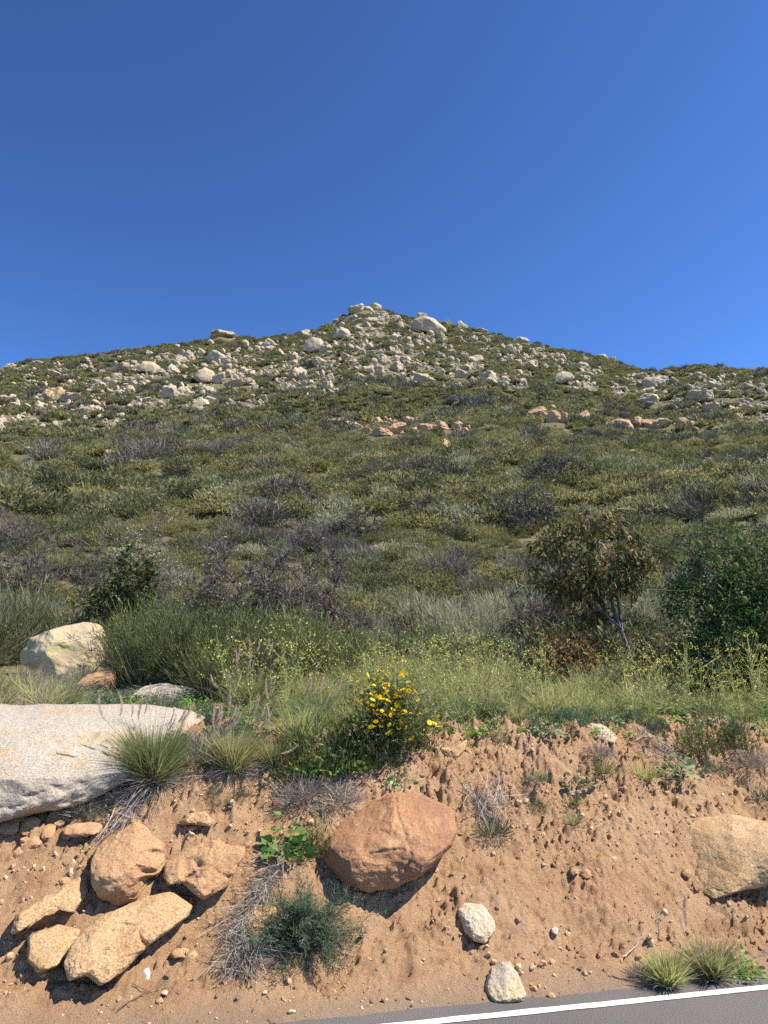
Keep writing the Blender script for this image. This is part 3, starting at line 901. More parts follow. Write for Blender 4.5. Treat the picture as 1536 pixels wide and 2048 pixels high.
def field(rng, n, x0=-40, x1=1580):
    """photo positions inside the boulder fields"""
    x = rng.uniform(x0, x1, n)
    sil = np.interp(x, SIL[:, 0], SIL[:, 1])
    lowb = np.interp(x, [-40, 250, 480, 620, 720, 1000, 1150, 1330, 1580], [900, 850, 815, 800, 778, 775, 775, 815, 850])
    u = rng.random(n)
    y = sil + 8 + (lowb - sil) * u
    d = pnoise(np.stack([x / 46, y / 26, 0 * x], -1)) + .45 * pnoise(np.stack([x / 17, y / 12, 0 * x + 5], -1))
    core = np.interp(x, [0, 300, 500, 640, 850, 1000, 1100, 1536], [.62, .62, .6, .55, .45, .40, .28, .34]) * np.interp(u, [0, .2, .5, .85, 1], [.5, .9, 1.0, .8, .25])
    keep = rng.random(n) < np.clip(core + 1.5 * d, 0, 1)
    return x[keep], y[keep]


rng = np.random.default_rng(88)
fx, fy = field(rng, 620)
fx, fy = fx[:165], fy[:165]
for x, y in zip(fx, fy):
    w = min(5.5 + 4.5 * rng.pareto(2.0), 24)
    hill_boulder(k, x, y, w, w * rng.uniform(.5, .85), HB, *zone(x, y)); k += 1
fx, fy = field(rng, 17000, -320, 1860)
P_, t_ = hits(fx, fy)
ok = ~np.isnan(t_) & (P_[:, 1] > 60)
P_, t_ = P_[ok], t_[ok]
w = np.minimum(3.2 + 2.8 * rng.pareto(2.1, len(t_)), 14) * t_ / F * .62
ROCKS += [(a[0], a[1], b) for a, b in zip(P_, w)]
sc_ = w[:, None] * rng.uniform(.6, 1.2, (len(w), 3))
scatter('hill_rubble', P_ + np.array([0, 0, .45]) * w[:, None] + np.array([0, 0, .1]), sc_, rng.uniform(0, 6.28, (len(w), 3)), rng.integers(0, 5, len(w)), [lump_mesh(f'rubble_{i}', 'far1', 2, 470 + i, 8, .15) for i in range(5)],
        'small pale rocks strewn between the boulders of the mountain')

bx = np.concatenate([rng.uniform(670, 945, 150), rng.uniform(1040, 1400, 150), rng.uniform(1360, 1460, 60), rng.uniform(880, 1300, 50)])
by = np.concatenate([rng.normal(854, 9, 150), rng.normal(838, 9, 150) + 12 * (bx[150:300] > 1200), rng.normal(934, 7, 60), rng.uniform(870, 925, 50)])
P_, t_ = hits(bx, by)
ok = ~np.isnan(t_)
P_, t_ = P_[ok], t_[ok]
w = np.minimum(3.0 + 2.6 * rng.pareto(2.0, len(t_)), 13) * t_ / F * .62
ROCKS += [(a[0], a[1], b) for a, b in zip(P_, w)]
scatter('ledge_rubble', P_ + np.array([0, 0, .45]) * w[:, None], w[:, None] * rng.uniform(.6, 1.2, (len(w), 3)), rng.uniform(0, 6.28, (len(w), 3)), rng.integers(0, 4, len(w)), [lump_mesh(f'ledge_rubble_{i}', 'far2', 2, 490 + i, 9, .2) for i in range(4)],
        'broken ochre rock pieces along the rock bands of the slope')

# ------------------------------------------------------------------ plant builders


def mound(seed, n, blade, width, R=.55, H=.62, up=.7, out=.6, lump=.35, inner=.35, acc=None, mi=0, prof=(.7, 1, .1), droop=.0, flat=1.0):
    """a dome of many small leaves or twig ends"""
    rng = np.random.default_rng(seed)
    d = unit(rng.normal(size=(n, 3)) * np.array([1, 1, .8]))
    d[:, 2] = np.abs(d[:, 2])
    rad_ = (inner + (1 - inner) * rng.random(n) ** .6) * (1 + lump * 2 * pnoise(d * 2.2 + seed * 1.7))
    p = d * rad_[:, None] * np.array([R, R * flat, H])
    p[:, 2] = np.maximum(p[:, 2] - .05 * H, .0)
    dr = d * out + np.array([0, 0, up]) + rng.normal(size=(n, 3)) * .5
    ln = rng.uniform(*blade, n)
    bend = np.stack([d[:, 0], d[:, 1], np.full(n, -droop * 2)], -1) * (ln * .18)[:, None]
    v, f = strips(p, dr, ln, width * rng.uniform(.6, 1.3, n), bend, prof, rng)
    acc = acc or Acc()
    return acc.add(v, f, mi)


def curve(a, b, rng, wig=.12, n=5, lift=.0):
    t = np.linspace(0, 1, n)[:, None]
    L = np.linalg.norm(b - a)
    off = rng.normal(size=3) * wig * L + np.array([0, 0, lift * L])
    off2 = rng.normal(size=3) * wig * .5 * L
    return a + (b - a) * t + off * (4 * t * (1 - t)) * .5 + off2 * np.sin(t * 6.28) * .5


def skeleton(rng, roots, targets, r0, wig=.12, lift=.05, shrink=.62, rmin=.003):
    """limbs that fork from one another until each target is reached: [(path, radii)]"""
    out = []
    N, Rr, D = [], [], []
    for path, r in roots:
        rad_ = np.linspace(r, r * .7, len(path))
        out.append((path, rad_))
        cum = np.concatenate([[0], np.cumsum(np.linalg.norm(np.diff(path, axis=0), axis=1))])
        N += list(path[1:]); Rr += list(rad_[1:]); D += list(cum[1:])
    order = np.argsort(np.linalg.norm(targets - roots[0][0][0], axis=1) * rng.uniform(.7, 1.3, len(targets)))
    for k in order:
        b = targets[k]
        n_ = np.array(N)
        cost = np.linalg.norm(n_ - b, axis=1) + .12 * np.array(D) + np.where(n_[:, 2] > b[2] + .1, .4, 0)
        j = int(np.argmin(cost))
        a = n_[j]
        path = curve(a, b, rng, wig, 5, lift)
        r = max(Rr[j] * shrink, rmin)
        rad_ = np.linspace(r, max(r * .45, rmin * .6), 5)
        out.append((path, rad_))
        L = np.linalg.norm(b - a)
        for q_ in range(1, 5):
            N.append(path[q_]); Rr.append(rad_[q_]); D.append(D[j] + L * q_ / 4)
    return out


def tubes(acc, sk, sides=4, mi=0):
    for path, rad_ in sk:
        v, f = tube(path, rad_, sides)
        acc.add(v, f, mi)
    return acc


def twiggy(seed, R=.6, H=.8, n=110, fine=900, leaf=250, mats=None, stems=7, fl=(.10, .26), fw=.007, leaf_w=.014, thick=.012):
    """bare twiggy shrub: forked stems, a haze of fine twigs, a few small leaves"""
    rng = np.random.default_rng(seed)
    acc = Acc()
    roots = []
    for i in range(stems):
        a = 6.28 * i / stems + rng.uniform(-.4, .4)
        e = np.array([math.cos(a) * R * .35, math.sin(a) * R * .35, H * .4])
        roots.append((curve(np.array([math.cos(a), math.sin(a), 0]) * .05 * R, e, rng, .1), thick))
    d = unit(rng.normal(size=(n, 3))); d[:, 2] = np.abs(d[:, 2])
    tg = d * (rng.uniform(.55, 1, n) * (1 + .5 * pnoise(d * 2 + seed)))[:, None] * np.array([R, R, H])
    sk = skeleton(rng, roots, tg, thick, .15, .02, .7, .003)
    tubes(acc, sk, 3, 0)
    ends = np.concatenate([p[2:] for p, _ in sk])
    dirs = np.concatenate([np.repeat(unit(p[-1] - p[0])[None], 3, 0) for p, _ in sk])
    k = rng.integers(0, len(ends), fine)
    dr = dirs[k] * .8 + rng.normal(size=(fine, 3)) * .6 + np.array([0, 0, .35])
    ln = rng.uniform(*fl, fine)
    v, f = strips(ends[k], dr, ln, fw, rng.normal(size=(fine, 3)) * .04, (1, .7, .3), rng)
    acc.add(v, f, 0)
    if leaf:
        k = rng.integers(0, fine, leaf)
        tip = ends[0:0]
        pos = v.reshape(fine, 6, 3)[k, 5] if True else tip
        v2, f2 = strips(pos, rng.normal(size=(leaf, 3)), rng.uniform(.6, 1.3, leaf) * leaf_w * 2, leaf_w, None, (.2, 1, .1), rng)
        acc.add(v2, f2, 1)
    return acc


def tuft(seed, n, length, spread, width, base=.05, arch=.35, acc=None, mi=0, prof=(1, .85, .55, .06)):
    """a clump of arching grass blades"""
    rng = np.random.default_rng(seed)
    a = rng.uniform(0, 6.28, n)
    rr_ = base * np.sqrt(rng.random(n))
    p = np.stack([rr_ * np.cos(a), rr_ * np.sin(a), np.zeros(n)], -1)
    a2 = a + rng.normal(size=n) * .5
    tilt = np.abs(rng.normal(size=n)) * spread + .05
    dr = np.stack([np.cos(a2) * np.sin(tilt), np.sin(a2) * np.sin(tilt), np.cos(tilt)], -1)
    ln = rng.uniform(*length, n)
    bend = np.stack([np.cos(a2), np.sin(a2), -np.ones(n) * .8], -1) * (ln * arch * rng.uniform(.2, 1, n))[:, None]
    v, f = strips(p, dr, ln, width * rng.uniform(.6, 1.2, n), bend, prof, rng)
    acc = acc or Acc()
    return acc.add(v, f, mi)


def plant(name, loc, label, cat, group=None, rotz=0.0, scale=1.0):
    o = bpy.data.objects.new(name, None)
    COL.objects.link(o)
    o.location, o.rotation_euler = loc, (0, 0, rotz)
    o.scale = (scale,) * 3
    o.empty_display_size = .1
    return tag(o, label, cat, group)


def at_bank(px, py):
    P, t = hit(px, py)
    return P, t


# ------------------------------------------------------------------ scrub of the mountain
def scrub_kinds(lod):
    out = []
    n, w, bl = {'near': (2500, .021, (.045, .12)), 'mid': (1000, .036, (.07, .15)), 'far': (300, .11, (.14, .28))}[lod]
    for i, (mt, up, o_, R, H) in enumerate((('scrub', .2, .5, .62, .46), ('scrub', .1, .6, .7, .38), ('scrub2', .2, .5, .62, .55), ('sage', .4, .4, .62, .46), ('sage', .3, .5, .7, .40), ('twig', .6, .8, .6, .58), ('twig2', .6, .8, .6, .55))):
        if mt.startswith('twig'):
            a = mound(50 + i, n, (bl[0] * 1.6, bl[1] * 1.9), w * .42, R, H, up, o_, .4, .3, prof=(1, .7, .4))
            mound(80 + i, int(n * .35), (bl[0] * .5, bl[1] * .5), w, R, H, .3, .8, .4, .5, acc=a, mi=1)
            out.append(a.mesh(f'scrub_{lod}_{i}', [M[mt], M['scrub2']]))
        else:
            a = mound(50 + i, n, bl, w, R, H, up, o_, .4, .25)
            mound(90 + i, n // 6, (bl[0], bl[1] * 1.5), w * .4, R, H, .9, .5, .4, .5, acc=a, mi=1 if i < 3 else 0)
            out.append(a.mesh(f'scrub_{lod}_{i}', [M[mt], M['twig']]))
    return out


KINDS = {k: scrub_kinds(k) for k in ('near', 'mid', 'far')}


def species(rng, x, y, near):
    """which kind of shrub grows at a place: drifts of each kind"""
    q_ = np.stack([x, y, 0 * x], -1)
    r = np.hypot(x, y)
    sc_ = np.maximum(r * .05, 1.5)
    a = pnoise(q_ / 9.0 + 3) * .9 + rng.normal(size=len(x)) * .28
    b = pnoise(q_ / 14.0 + 8) * .9 + rng.normal(size=len(x)) * .25
    sage_bias = np.interp(r, [10, 25, 60, 120], [.30, .22, -.02, -.15])
    k = np.where(a > .24, 2, rng.integers(0, 2, len(x)))
    k = np.where(b + sage_bias > .33, rng.integers(3, 5, len(x)), k)
    k = np.where(pnoise(q_ / 11.0 + 21) + rng.normal(size=len(x)) * .16 > np.interp(r, [10, 40, 100], [.40, .42, .42]), rng.integers(5, 7, len(x)), k)
    return k


def land_points(rng, r0, r1, dens, half=.92):
    n = int(dens * half * (r1 ** 2 - r0 ** 2))
    r = np.sqrt(rng.uniform(r0 ** 2, r1 ** 2, n))
    a = rng.uniform(-half, half, n)
    x, y = r * np.sin(a), r * np.cos(a)
    ridge = 320 - 260 * a ** 2 + 12 * np.sin(a * 23)
    ok_ = r < ridge + 6
    return x[ok_], y[ok_]


rng = np.random.default_rng(5)
near_rows = []
for lod, r0, r1, dens, sz in (('near', 10.5, 34, 1.7, (.45, 1.5)), ('mid', 34, 105, 1.0, (.5, 2.3)), ('far', 105, 330, .72, (.9, 2.2))):
    x, y = land_points(rng, r0, r1, dens)
    gap = fbm(np.stack([x, y, 0 * x], -1) / 3.1, 2)
    keep = (rng.random(len(x)) < np.clip(1.0 - 2.2 * np.maximum(gap - .18, 0), .1, 1))
    keep &= ~((x / y < -.33) & (np.hypot(x, y) < 13.0))
    x, y = x[keep], y[keep]
    if lod != 'near':                                     # nothing grows on the boulders or right in front of them
        cell = {}
        for bx, by, bs in ROCKS:
            for gx in range(int((bx - 2 * bs) // 3), int((bx + 2 * bs) // 3) + 1):
                for gy in range(int((by - 3 * bs - 1) // 3), int((by + 2 * bs) // 3) + 1):
                    cell.setdefault((gx, gy), []).append((bx, by, bs))
        free = np.ones(len(x), bool)
        for i in range(len(x)):
            for bx, by, bs in cell.get((int(x[i] // 3), int(y[i] // 3)), ()):
                if abs(x[i] - bx) < bs * .9 + .35 and -1.9 * bs - .9 < y[i] - by < bs * .9:
                    free[i] = False
                    break
        x, y = x[free], y[free]
    kd = species(rng, x, y, lod == 'near')
    s_ = (sz[0] + (sz[1] - sz[0]) * rng.random(len(x)) ** 1.6) * np.where(kd == 2, 1.15, 1) * np.where(kd >= 5, 1.2, 1)
    rot = np.stack([rng.normal(size=len(x)) * .08, rng.normal(size=len(x)) * .08, rng.uniform(0, 6.28, len(x))], -1)
    P_ = np.stack([x, y, terrain(x, y) - .04], -1)
    if lod == 'near':
        r = np.hypot(x, y)
        a = np.abs(np.arctan2(x, y))
        seen = (a < .5) & (r > 11.5)
        order = np.argsort(np.where(seen, r / s_, 1e9))[:230]
        one = np.zeros(len(x), bool)
        one[order] = True
        for i in order:
            lab = {0: 'low olive green shrub in the thicket on the lower slope', 2: 'dark green shrub in the thicket on the lower slope', 3: 'soft grey green sagebrush mound on the lower slope', 5: 'bare grey twiggy shrub in the thicket on the lower slope'}
            kk = int(kd[i])
            kk = 0 if kk < 2 else 2 if kk == 2 else 3 if kk < 5 else 5
            grp = {0: 'olive shrubs of the lower slope', 2: 'dark shrubs of the lower slope', 3: 'sagebrush of the lower slope', 5: 'bare shrubs of the lower slope'}[kk]
            side = 'left side' if math.atan2(x[i], y[i]) < -.14 else 'right side' if math.atan2(x[i], y[i]) > .14 else 'middle'
            lab = {q_: t_.replace('the lower slope', 'the %s of the lower slope' % side) for q_, t_ in lab.items()}
            grp = grp + ', ' + side
            o = tag(link({0: 'olive_shrub', 2: 'dark_shrub', 3: 'sagebrush', 5: 'bare_shrub'}[kk], KINDS['near'][int(kd[i])], None, P_[i]), lab[kk], 'shrub', grp)
            o.rotation_euler = rot[i]
            o.scale = (s_[i],) * 3
        x, P_, s_, rot, kd = x[~one], P_[~one], s_[~one], rot[~one], kd[~one]
    scatter({'near': 'lower_slope_scrub', 'mid': 'hillside_scrub', 'far': 'upper_slope_scrub'}[lod], P_, s_[:, None], rot, kd, KINDS[lod],
            {'near': 'dense low scrub between the shrubs of the lower slope', 'mid': 'green scrub covering the middle of the hillside', 'far': 'fine green scrub covering the upper mountain'}[lod])

# single shrubs that stand out from the scrub
TW = [twiggy(600 + i, .6, .62, 120, 1500, 500, stems=8, fl=(.08, .2), fw=.011, leaf_w=.02).mesh(f'twiggy_{i}', [M['darktwig'], M['scrub2']]) for i in range(4)]
BUSHES = [
    (575, 1010, 150, 62, 'dark rounded bush in the middle of the hillside left of centre'), (712, 1082, 130, 60, 'grey brown bush on the hillside above the pale sage'), (850, 1040, 118, 52, 'dark bush on the hillside below the rock band'),
    (1055, 1060, 150, 85, 'large grey twiggy bush behind the bronze leaved tree'), (1110, 972, 136, 66, 'broad dark bush on the right half of the hillside'), (825, 908, 90, 34, 'dark bush just under the middle rock band'),
    (838, 960, 80, 32, 'greyish bush in the second row under the rock band'), (725, 970, 74, 34, 'greyish bush left in the second row under the rock band'), (1308, 1004, 90, 42, 'low brown grey bush above the green tree'),
    (530, 920, 44, 24, 'small dark bush beside the gully'), (245, 900, 56, 30, 'grey bush in the gully on the left slope'), (655, 868, 46, 26, 'dark bush at the left end of the middle rock band'), (470, 868, 60, 30, 'dark bush on the left edge of the green spur'),
    (1480, 945, 60, 34, 'dark green bush beside the lowest ledge of rocks'), (790, 822, 34, 14, 'small dark bush above the rock band'), (1210, 835, 40, 20, 'dark bush between the two right hand outcrops'),
    (95, 960, 70, 34, 'grey bush low on the far left slope'), (360, 960, 60, 26, 'olive grey bush on the lower left slope'), (905, 1005, 60, 26, 'small grey bush right of centre on the hillside'),
]
for i, (x, y, w, h, lab) in enumerate(BUSHES):
    P, t = hit(x, y)
    m = t / F
    o = tag(link('hillside_bush', TW[i % 4], None, P), lab, 'bush', 'bushes that stand out on the hillside')
    o.scale = (w * m / 1.25, w * m / 1.25, h * m / .62)
    o.rotation_euler = (0, 0, i * 1.3)

# ------------------------------------------------------------------ shrubs and trees above the bank


def shrub(name, px, py, w, h, label, stems_mesh_args, bark, leaves, leaf_n, leaf_sz, fine=1400, seed=1, n=120, stems=8, cat='shrub', droop=.2, group=None, finemat=None, thick=.014, leaf_region=None, far=None, fw=.006, shrink=.7, rmin=.0032):
    """one shrub with two parts: its branches and its leaves"""
    P, t = hit(px, py)
    if far is not None:
        d = ray(px, py)
        d = d / math.hypot(d[0], d[1])
        P = on_land(d[0] * far, d[1] * far)
        t = far / math.hypot(*(ray(px, py)[:2]))
    m = t / F
    rng = np.random.default_rng(seed)
    R, H = w * m * .5, h * m
    root = plant(name, P, label, cat, group)
    roots = []
    for i in range(stems):
        a = 6.28 * i / stems + rng.uniform(-.4, .4)
        e = np.array([math.cos(a) * R * .4, math.sin(a) * R * .3, H * rng.uniform(.3, .5)])
        roots.append((curve(np.array([math.cos(a), math.sin(a), 0]) * .04, e, rng, .14), thick))
    d = unit(rng.normal(size=(n, 3))); d[:, 2] = np.abs(d[:, 2])
    tg = d * (rng.uniform(.45, 1, n) * (1 + .55 * pnoise(d * 1.8 + seed)))[:, None] * np.array([R, R * .75, H])
    sk = skeleton(rng, roots, tg, thick, .16, .03, shrink, rmin)
    acc = tubes(Acc(), sk, 4, 0)
    ends = np.concatenate([p[1:] for p, _ in sk])
    dirs = np.concatenate([np.repeat(unit(p[-1] - p[0])[None], 4, 0) for p, _ in sk])
    k = rng.integers(0, len(ends), fine)
    dr = dirs[k] * .7 + rng.normal(size=(fine, 3)) * .6 + np.array([0, 0, .35])
    v, f = strips(ends[k], dr, rng.uniform(.08, .26, fine), fw, rng.normal(size=(fine, 3)) * .04, (1, .7, .3), rng)
    acc.add(v, f, 1)
    link('branches', acc.mesh('branches', [M[bark], M[finemat or bark]]), root)
    if leaf_n:
        tips = v.reshape(fine, 6, 3)
        k = rng.integers(0, fine, leaf_n)
        pos = tips[k, rng.integers(1, 6, leaf_n)] + rng.normal(size=(leaf_n, 3)) * .02
        if leaf_region is not None:
            sel = leaf_region(pos, R, H, rng)
            pos = pos[sel]
        c = len(pos)
        dr = unit(pos * np.array([1, 1, .3])) * .5 + rng.normal(size=(c, 3)) * .6 + np.array([0, 0, -droop])
        ln = rng.uniform(.7, 1.3, c) * leaf_sz
        v2, f2 = strips(pos, dr, ln, ln * .42, np.tile([[0, 0, -.15]], (c, 1)) * ln[:, None], (.25, 1, .8, .1), rng)
        ms = leaves if isinstance(leaves, tuple) else (leaves,)
        a2 = Acc()
        pick = rng.integers(0, len(ms), c)
        vv = v2.reshape(c, 8, 3)
        for j in range(len(ms)):
            w_ = vv[pick == j]
            idx = np.arange(len(w_))[:, None, None] * 8 + np.array([[0, 1, 3, 2], [2, 3, 5, 4], [4, 5, 7, 6]])[None]
            if len(w_): a2.add(w_.reshape(-1, 3), idx.reshape(-1, 4), j)
        link('leaves', a2.mesh('leaves', [M[q_] for q_ in ms]), root)
    return root


def crown_targets(rng, blobs, m, n, base_px, dep=.8):
    """points inside a crown given by blobs (x, y, rx, ry in photo pixels) about the trunk's foot"""
    ar = np.array([b[2] * b[3] for b in blobs], float)
    pk_ = rng.choice(len(blobs), n, p=ar / ar.sum())
    b = np.array(blobs, float)[pk_]
    d = unit(rng.normal(size=(n, 3))) * (rng.random(n) ** .42)[:, None]
    x = (b[:, 0] + d[:, 0] * b[:, 2] - base_px[0]) * m
    z = -(b[:, 1] - d[:, 2] * b[:, 3] - base_px[1]) * m
    y = d[:, 1] * b[:, 2] * m * dep
    return np.stack([x, y, np.maximum(z, .12)], -1)


def leafy(acc, rng, pts, n_each, length, ratio, spread, droop, mi_p=(1.0,), fold=0.0):
    c = len(pts) * n_each
    pos = np.repeat(pts, n_each, 0) + rng.normal(size=(c, 3)) * spread
    dr = rng.normal(size=(c, 3)) * .7 + np.array([0, 0, -droop])
    ln = rng.uniform(.65, 1.25, c) * length
    v, f = strips(pos, dr, ln, ln * ratio, np.stack([rng.normal(size=c), rng.normal(size=c), -np.ones(c)], -1) * (ln * .25)[:, None], (.2, .9, 1, .08), rng)
    # neighbours on one twig tend to share a tint
    clump = np.repeat(rng.random(len(pts)), n_each) * .6 + rng.random(c) * .4
    pick = np.digitize(clump, np.quantile(clump, np.cumsum(mi_p)[:-1])) if len(mi_p) > 1 else np.zeros(c, int)
    vv = v.reshape(c, 8, 3)
    for j in range(len(mi_p)):
        w_ = vv[pick == j]
        idx = np.arange(len(w_))[:, None, None] * 8 + np.array([[0, 1, 3, 2], [2, 3, 5, 4], [4, 5, 7, 6]])[None]
        if len(w_): acc.add(w_.reshape(-1, 3), idx.reshape(-1, 4), j)
    return acc


# the bronze leaved tree
base = (1266, 1340)
P, t = hit(*base); m = t / F
rng = np.random.default_rng(12)
tr = plant('sumac_tree', P, 'small open tree with drooping bronze and olive leaves standing above the weeds', 'tree')


def px3(x, y, dep=0.0):
    return np.array([(x - base[0]) * m, dep, (base[1] - y) * m])


roots = [(np.array([px3(1266, 1342), px3(1262, 1310, .02), px3(1254, 1282, .0), px3(1244, 1255, -.03)]), .040),
         (np.array([px3(1244, 1255, -.03), px3(1236, 1215, .05), px3(1238, 1180, .1), px3(1250, 1140, .15)]), .028),
         (np.array([px3(1250, 1270, 0), px3(1252, 1225, .1), px3(1253, 1190, .2), px3(1262, 1150, .25)]), .024),
         (np.array([px3(1244, 1255, -.03), px3(1215, 1232, -.1), px3(1180, 1205, -.2), px3(1145, 1170, -.25)]), .022),
         (np.array([px3(1236, 1212, .05), px3(1225, 1180, -.1), px3(1208, 1150, -.2), px3(1195, 1110, -.25)]), .020),
         (np.array([px3(1268, 1342), px3(1240, 1312, -.1), px3(1222, 1285, -.2), px3(1206, 1255, -.3)]), .014)]
blobs = [(1195, 1118, 118, 84), (1186, 1042, 86, 42), (1095, 1120, 52, 54), (1286, 1110, 46, 62), (1160, 1178, 76, 38), (1190, 1230, 44, 22), (1265, 1180, 34, 26)]
tg = crown_targets(rng, blobs, m, 240, base, .8)
sk = skeleton(rng, roots, tg, .04, .13, .05, .62, .0035)
link('trunk', tubes(Acc(), sk, 6).mesh('trunk', M['bark'], True), tr)
tips = np.concatenate([p[[3, 4]] for p, _ in sk[6:]])
acc = leafy(Acc(), rng, tips, 8, .108, .30, .07, .75, (.55, .22, .23))
link('crown', acc.mesh('crown', [M['sumac'], M['sumac_red'], M['deep']]), tr)

# the dense green tree at the right edge
base = (1500, 1400)
P, t = hit(1500, 1395); m = t / F
rng = np.random.default_rng(14)
tr = plant('green_tree', P, 'dense bushy dark green tree at the right edge above the weeds', 'tree')
roots = [(np.array([px3(1500, 1402), px3(1492, 1360, .05), px3(1470, 1310, .1), px3(1455, 1250, .1)]), .05), (np.array([px3(1505, 1402), px3(1530, 1350, .1), px3(1550, 1280, .2), px3(1560, 1200, .3)]), .05),
         (np.array([px3(1500, 1400), px3(1450, 1370, -.1), px3(1410, 1350, -.2), px3(1380, 1310, -.3)]), .03),
         (np.array([px3(1455, 1250, .1), px3(1440, 1200, .0), px3(1425, 1150, -.1), px3(1400, 1105, -.15)]), .022),
         (np.array([px3(1470, 1310, .1), px3(1430, 1180, -.1), px3(1370, 1192, -.2), px3(1310, 1188, -.2)]), .012),
         (np.array([px3(1560, 1200, .3), px3(1520, 1110, .1), px3(1480, 1075, 0), px3(1440, 1066, -.1)]), .014)]
blobs = [(1450, 1270, 90, 95), (1530, 1220, 100, 120), (1410, 1340, 70, 60), (1600, 1270, 110, 150), (1490, 1160, 80, 70), (1560, 1110, 80, 60), (1480, 1365, 120, 45), (1430, 1120, 46, 46)]
tg = crown_targets(rng, blobs, m, 420, base, .9)
thin = crown_targets(rng, [(1430, 1095, 60, 60), (1500, 1065, 60, 40), (1380, 1180, 40, 45), (1370, 1230, 36, 40)], m, 60, base, .7)
sk = skeleton(rng, roots, np.concatenate([tg, thin]), .05, .16, .06, .6, .003)
tubes_acc = tubes(Acc(), sk, 5)
allp = np.concatenate([p[1:] for p, _ in sk])
kk = rng.integers(0, len(allp), 900)
v, f = strips(allp[kk], rng.normal(size=(900, 3)) + np.array([0, 0, -.4]), rng.uniform(.12, .35, 900), .006, rng.normal(size=(900, 3)) * .05, (1, .8, .4), rng)
tubes_acc.add(v, f, 0)
link('trunk', tubes_acc.mesh('trunk', M['darkbark'], True), tr)
ends_ = np.concatenate([p[2:] for p, _ in sk])
dense_tips = ends_[rng.random(len(ends_)) < np.where(ends_[:, 2] > (base[1] - 1150) * m, .35, 1)]
acc = leafy(Acc(), rng, dense_tips, 22, .044, .36, .07, .35, (.50, .50))
link('crown', acc.mesh('crown', [M['deep'], M['pepper']]), tr)

# climbing vine with spiny green pods hanging in that tree
vine = plant('pod_vine', P, 'climbing vine with hanging round green pods on the green tree', 'vine')
vp = np.array([px3(1430, 1330, -.55), px3(1412, 1260, -.6), px3(1440, 1190, -.62), px3(1400, 1130, -.6), px3(1450, 1090, -.6), px3(1490, 1120, -.58)])
tq = np.linspace(0, 5, 40)
vpath = np.stack([np.interp(tq, range(6), vp[:, j]) for j in range(3)], -1) + rng.normal(size=(40, 3)) * .012
link('stem', Acc().add(*tube(vpath, np.full(40, .004), 5)).mesh('stem', M['pepper'], True), vine)
lp = vpath[rng.integers(0, 40, 120)] + rng.normal(size=(120, 3)) * .05
v, f = strips(lp, rng.normal(size=(120, 3)) + np.array([0, -.5, -.3]), .035, .032, None, (.3, 1, .7, .1), rng)
link('leaves', Acc().add(v, f).mesh('leaves', M['pepper']), vine)
v0, f0 = ICO[2]
pod = Acc().add(v0 * np.array([.038, .038, .050]), f0)
sp = unit(np.random.default_rng(2).normal(size=(150, 3)))
pod.add(*strips(sp * np.array([.037, .037, .049]), sp, .012, .004, None, (1, .6, .05)))
pod_me = pod.mesh('pod', M['pod'], True)
for (x, y) in ((1383, 1107), (1418, 1136), (1450, 1151), (1462, 1168), (1464, 1098), (1392, 1232), (1460, 1216)):
    link('pod', pod_me, vine, px3(x, y, -.6), x * .3, .85)

# shrubs behind the weeds, from the left edge to the right
top = lambda frac: (lambda p, R, H, rng: p[:, 2] > H * (frac + .2 * rng.random(len(p))))
shrub('dark_leaved_shrub', 245, 1262, 175, 245, 'dense shrub with glossy dark green leaves behind the lichened boulder', None, 'darkbark', ('deep', 'deep', 'sumac'), 9000, .06, 1500, 31, far=12.5)
shrub('dying_shrub', 300, 1270, 210, 290, 'tall shrub with pinkish dead leaves at its top behind the dark green one', None, 'bark', ('deadleaf', 'deadleaf', 'scrub'), 2200, .05, 1800, 32, far=14.5, leaf_region=top(.45), stems=6)
shrub('red_stemmed_shrub', 490, 1290, 280, 265, 'large bare shrub with reddish brown stems and scattered leaves', None, 'redbark', ('sumac', 'deadleaf', 'scrub2'), 2600, .05, 9000, 33, far=11.2, n=170, finemat='twig2', thick=.040, stems=5, shrink=.78, rmin=.006, fw=.009)
shrub('bare_grey_shrub', 610, 1285, 270, 275, 'tangled bare grey shrub right of the red stemmed one', None, 'redbark', ('deadleaf', 'scrub2'), 900, .04, 9500, 34, far=11.9, n=170, fw=.008, finemat='twig2', thick=.034, stems=6, shrink=.78, rmin=.005)
shrub('withered_shrub', 400, 1275, 190, 205, 'withered shrub with small dull leaves between the dark green and red stemmed shrubs', None, 'darkbark', ('scrub2', 'deadleaf', 'sumac'), 4200, .05, 3200, 35, far=11.6, finemat='twig')
shrub('rust_bush', 1120, 1345, 140, 95, 'low bush of rust coloured dead leaves left of the bronze leaved tree', None, 'darkbark', ('rust', 'rust', 'scrub2'), 2600, .06, 700, 36, far=10.6)
shrub('mauve_bush', 1085, 1268, 180, 165, 'dark mauve grey bare bush behind the rust coloured bush', None, 'darktwig', ('scrub2',), 150, .03, 4200, 37, far=14, finemat='darktwig', fw=.008)
shrub('left_grey_shrub', 50, 1130, 250, 215, 'wide grey leafless shrub at the left edge of the lower slope', None, 'darktwig', ('scrub2',), 300, .04, 4200, 38, far=19, finemat='darktwig', fw=.010)
shrub('grey_thicket_shrub', 190, 1120, 170, 185, 'grey brown leafless shrub behind the pale sage at the left', None, 'darktwig', ('scrub',), 400, .04, 3000, 39, far=18, finemat='darktwig', fw=.009)
shrub('brown_shrub', 930, 1250, 160, 105, 'dark brown twiggy shrub in the hollow behind the two pale boulders', None, 'darktwig', ('scrub2',), 900, .035, 2600, 40, far=14.5, finemat='darktwig')
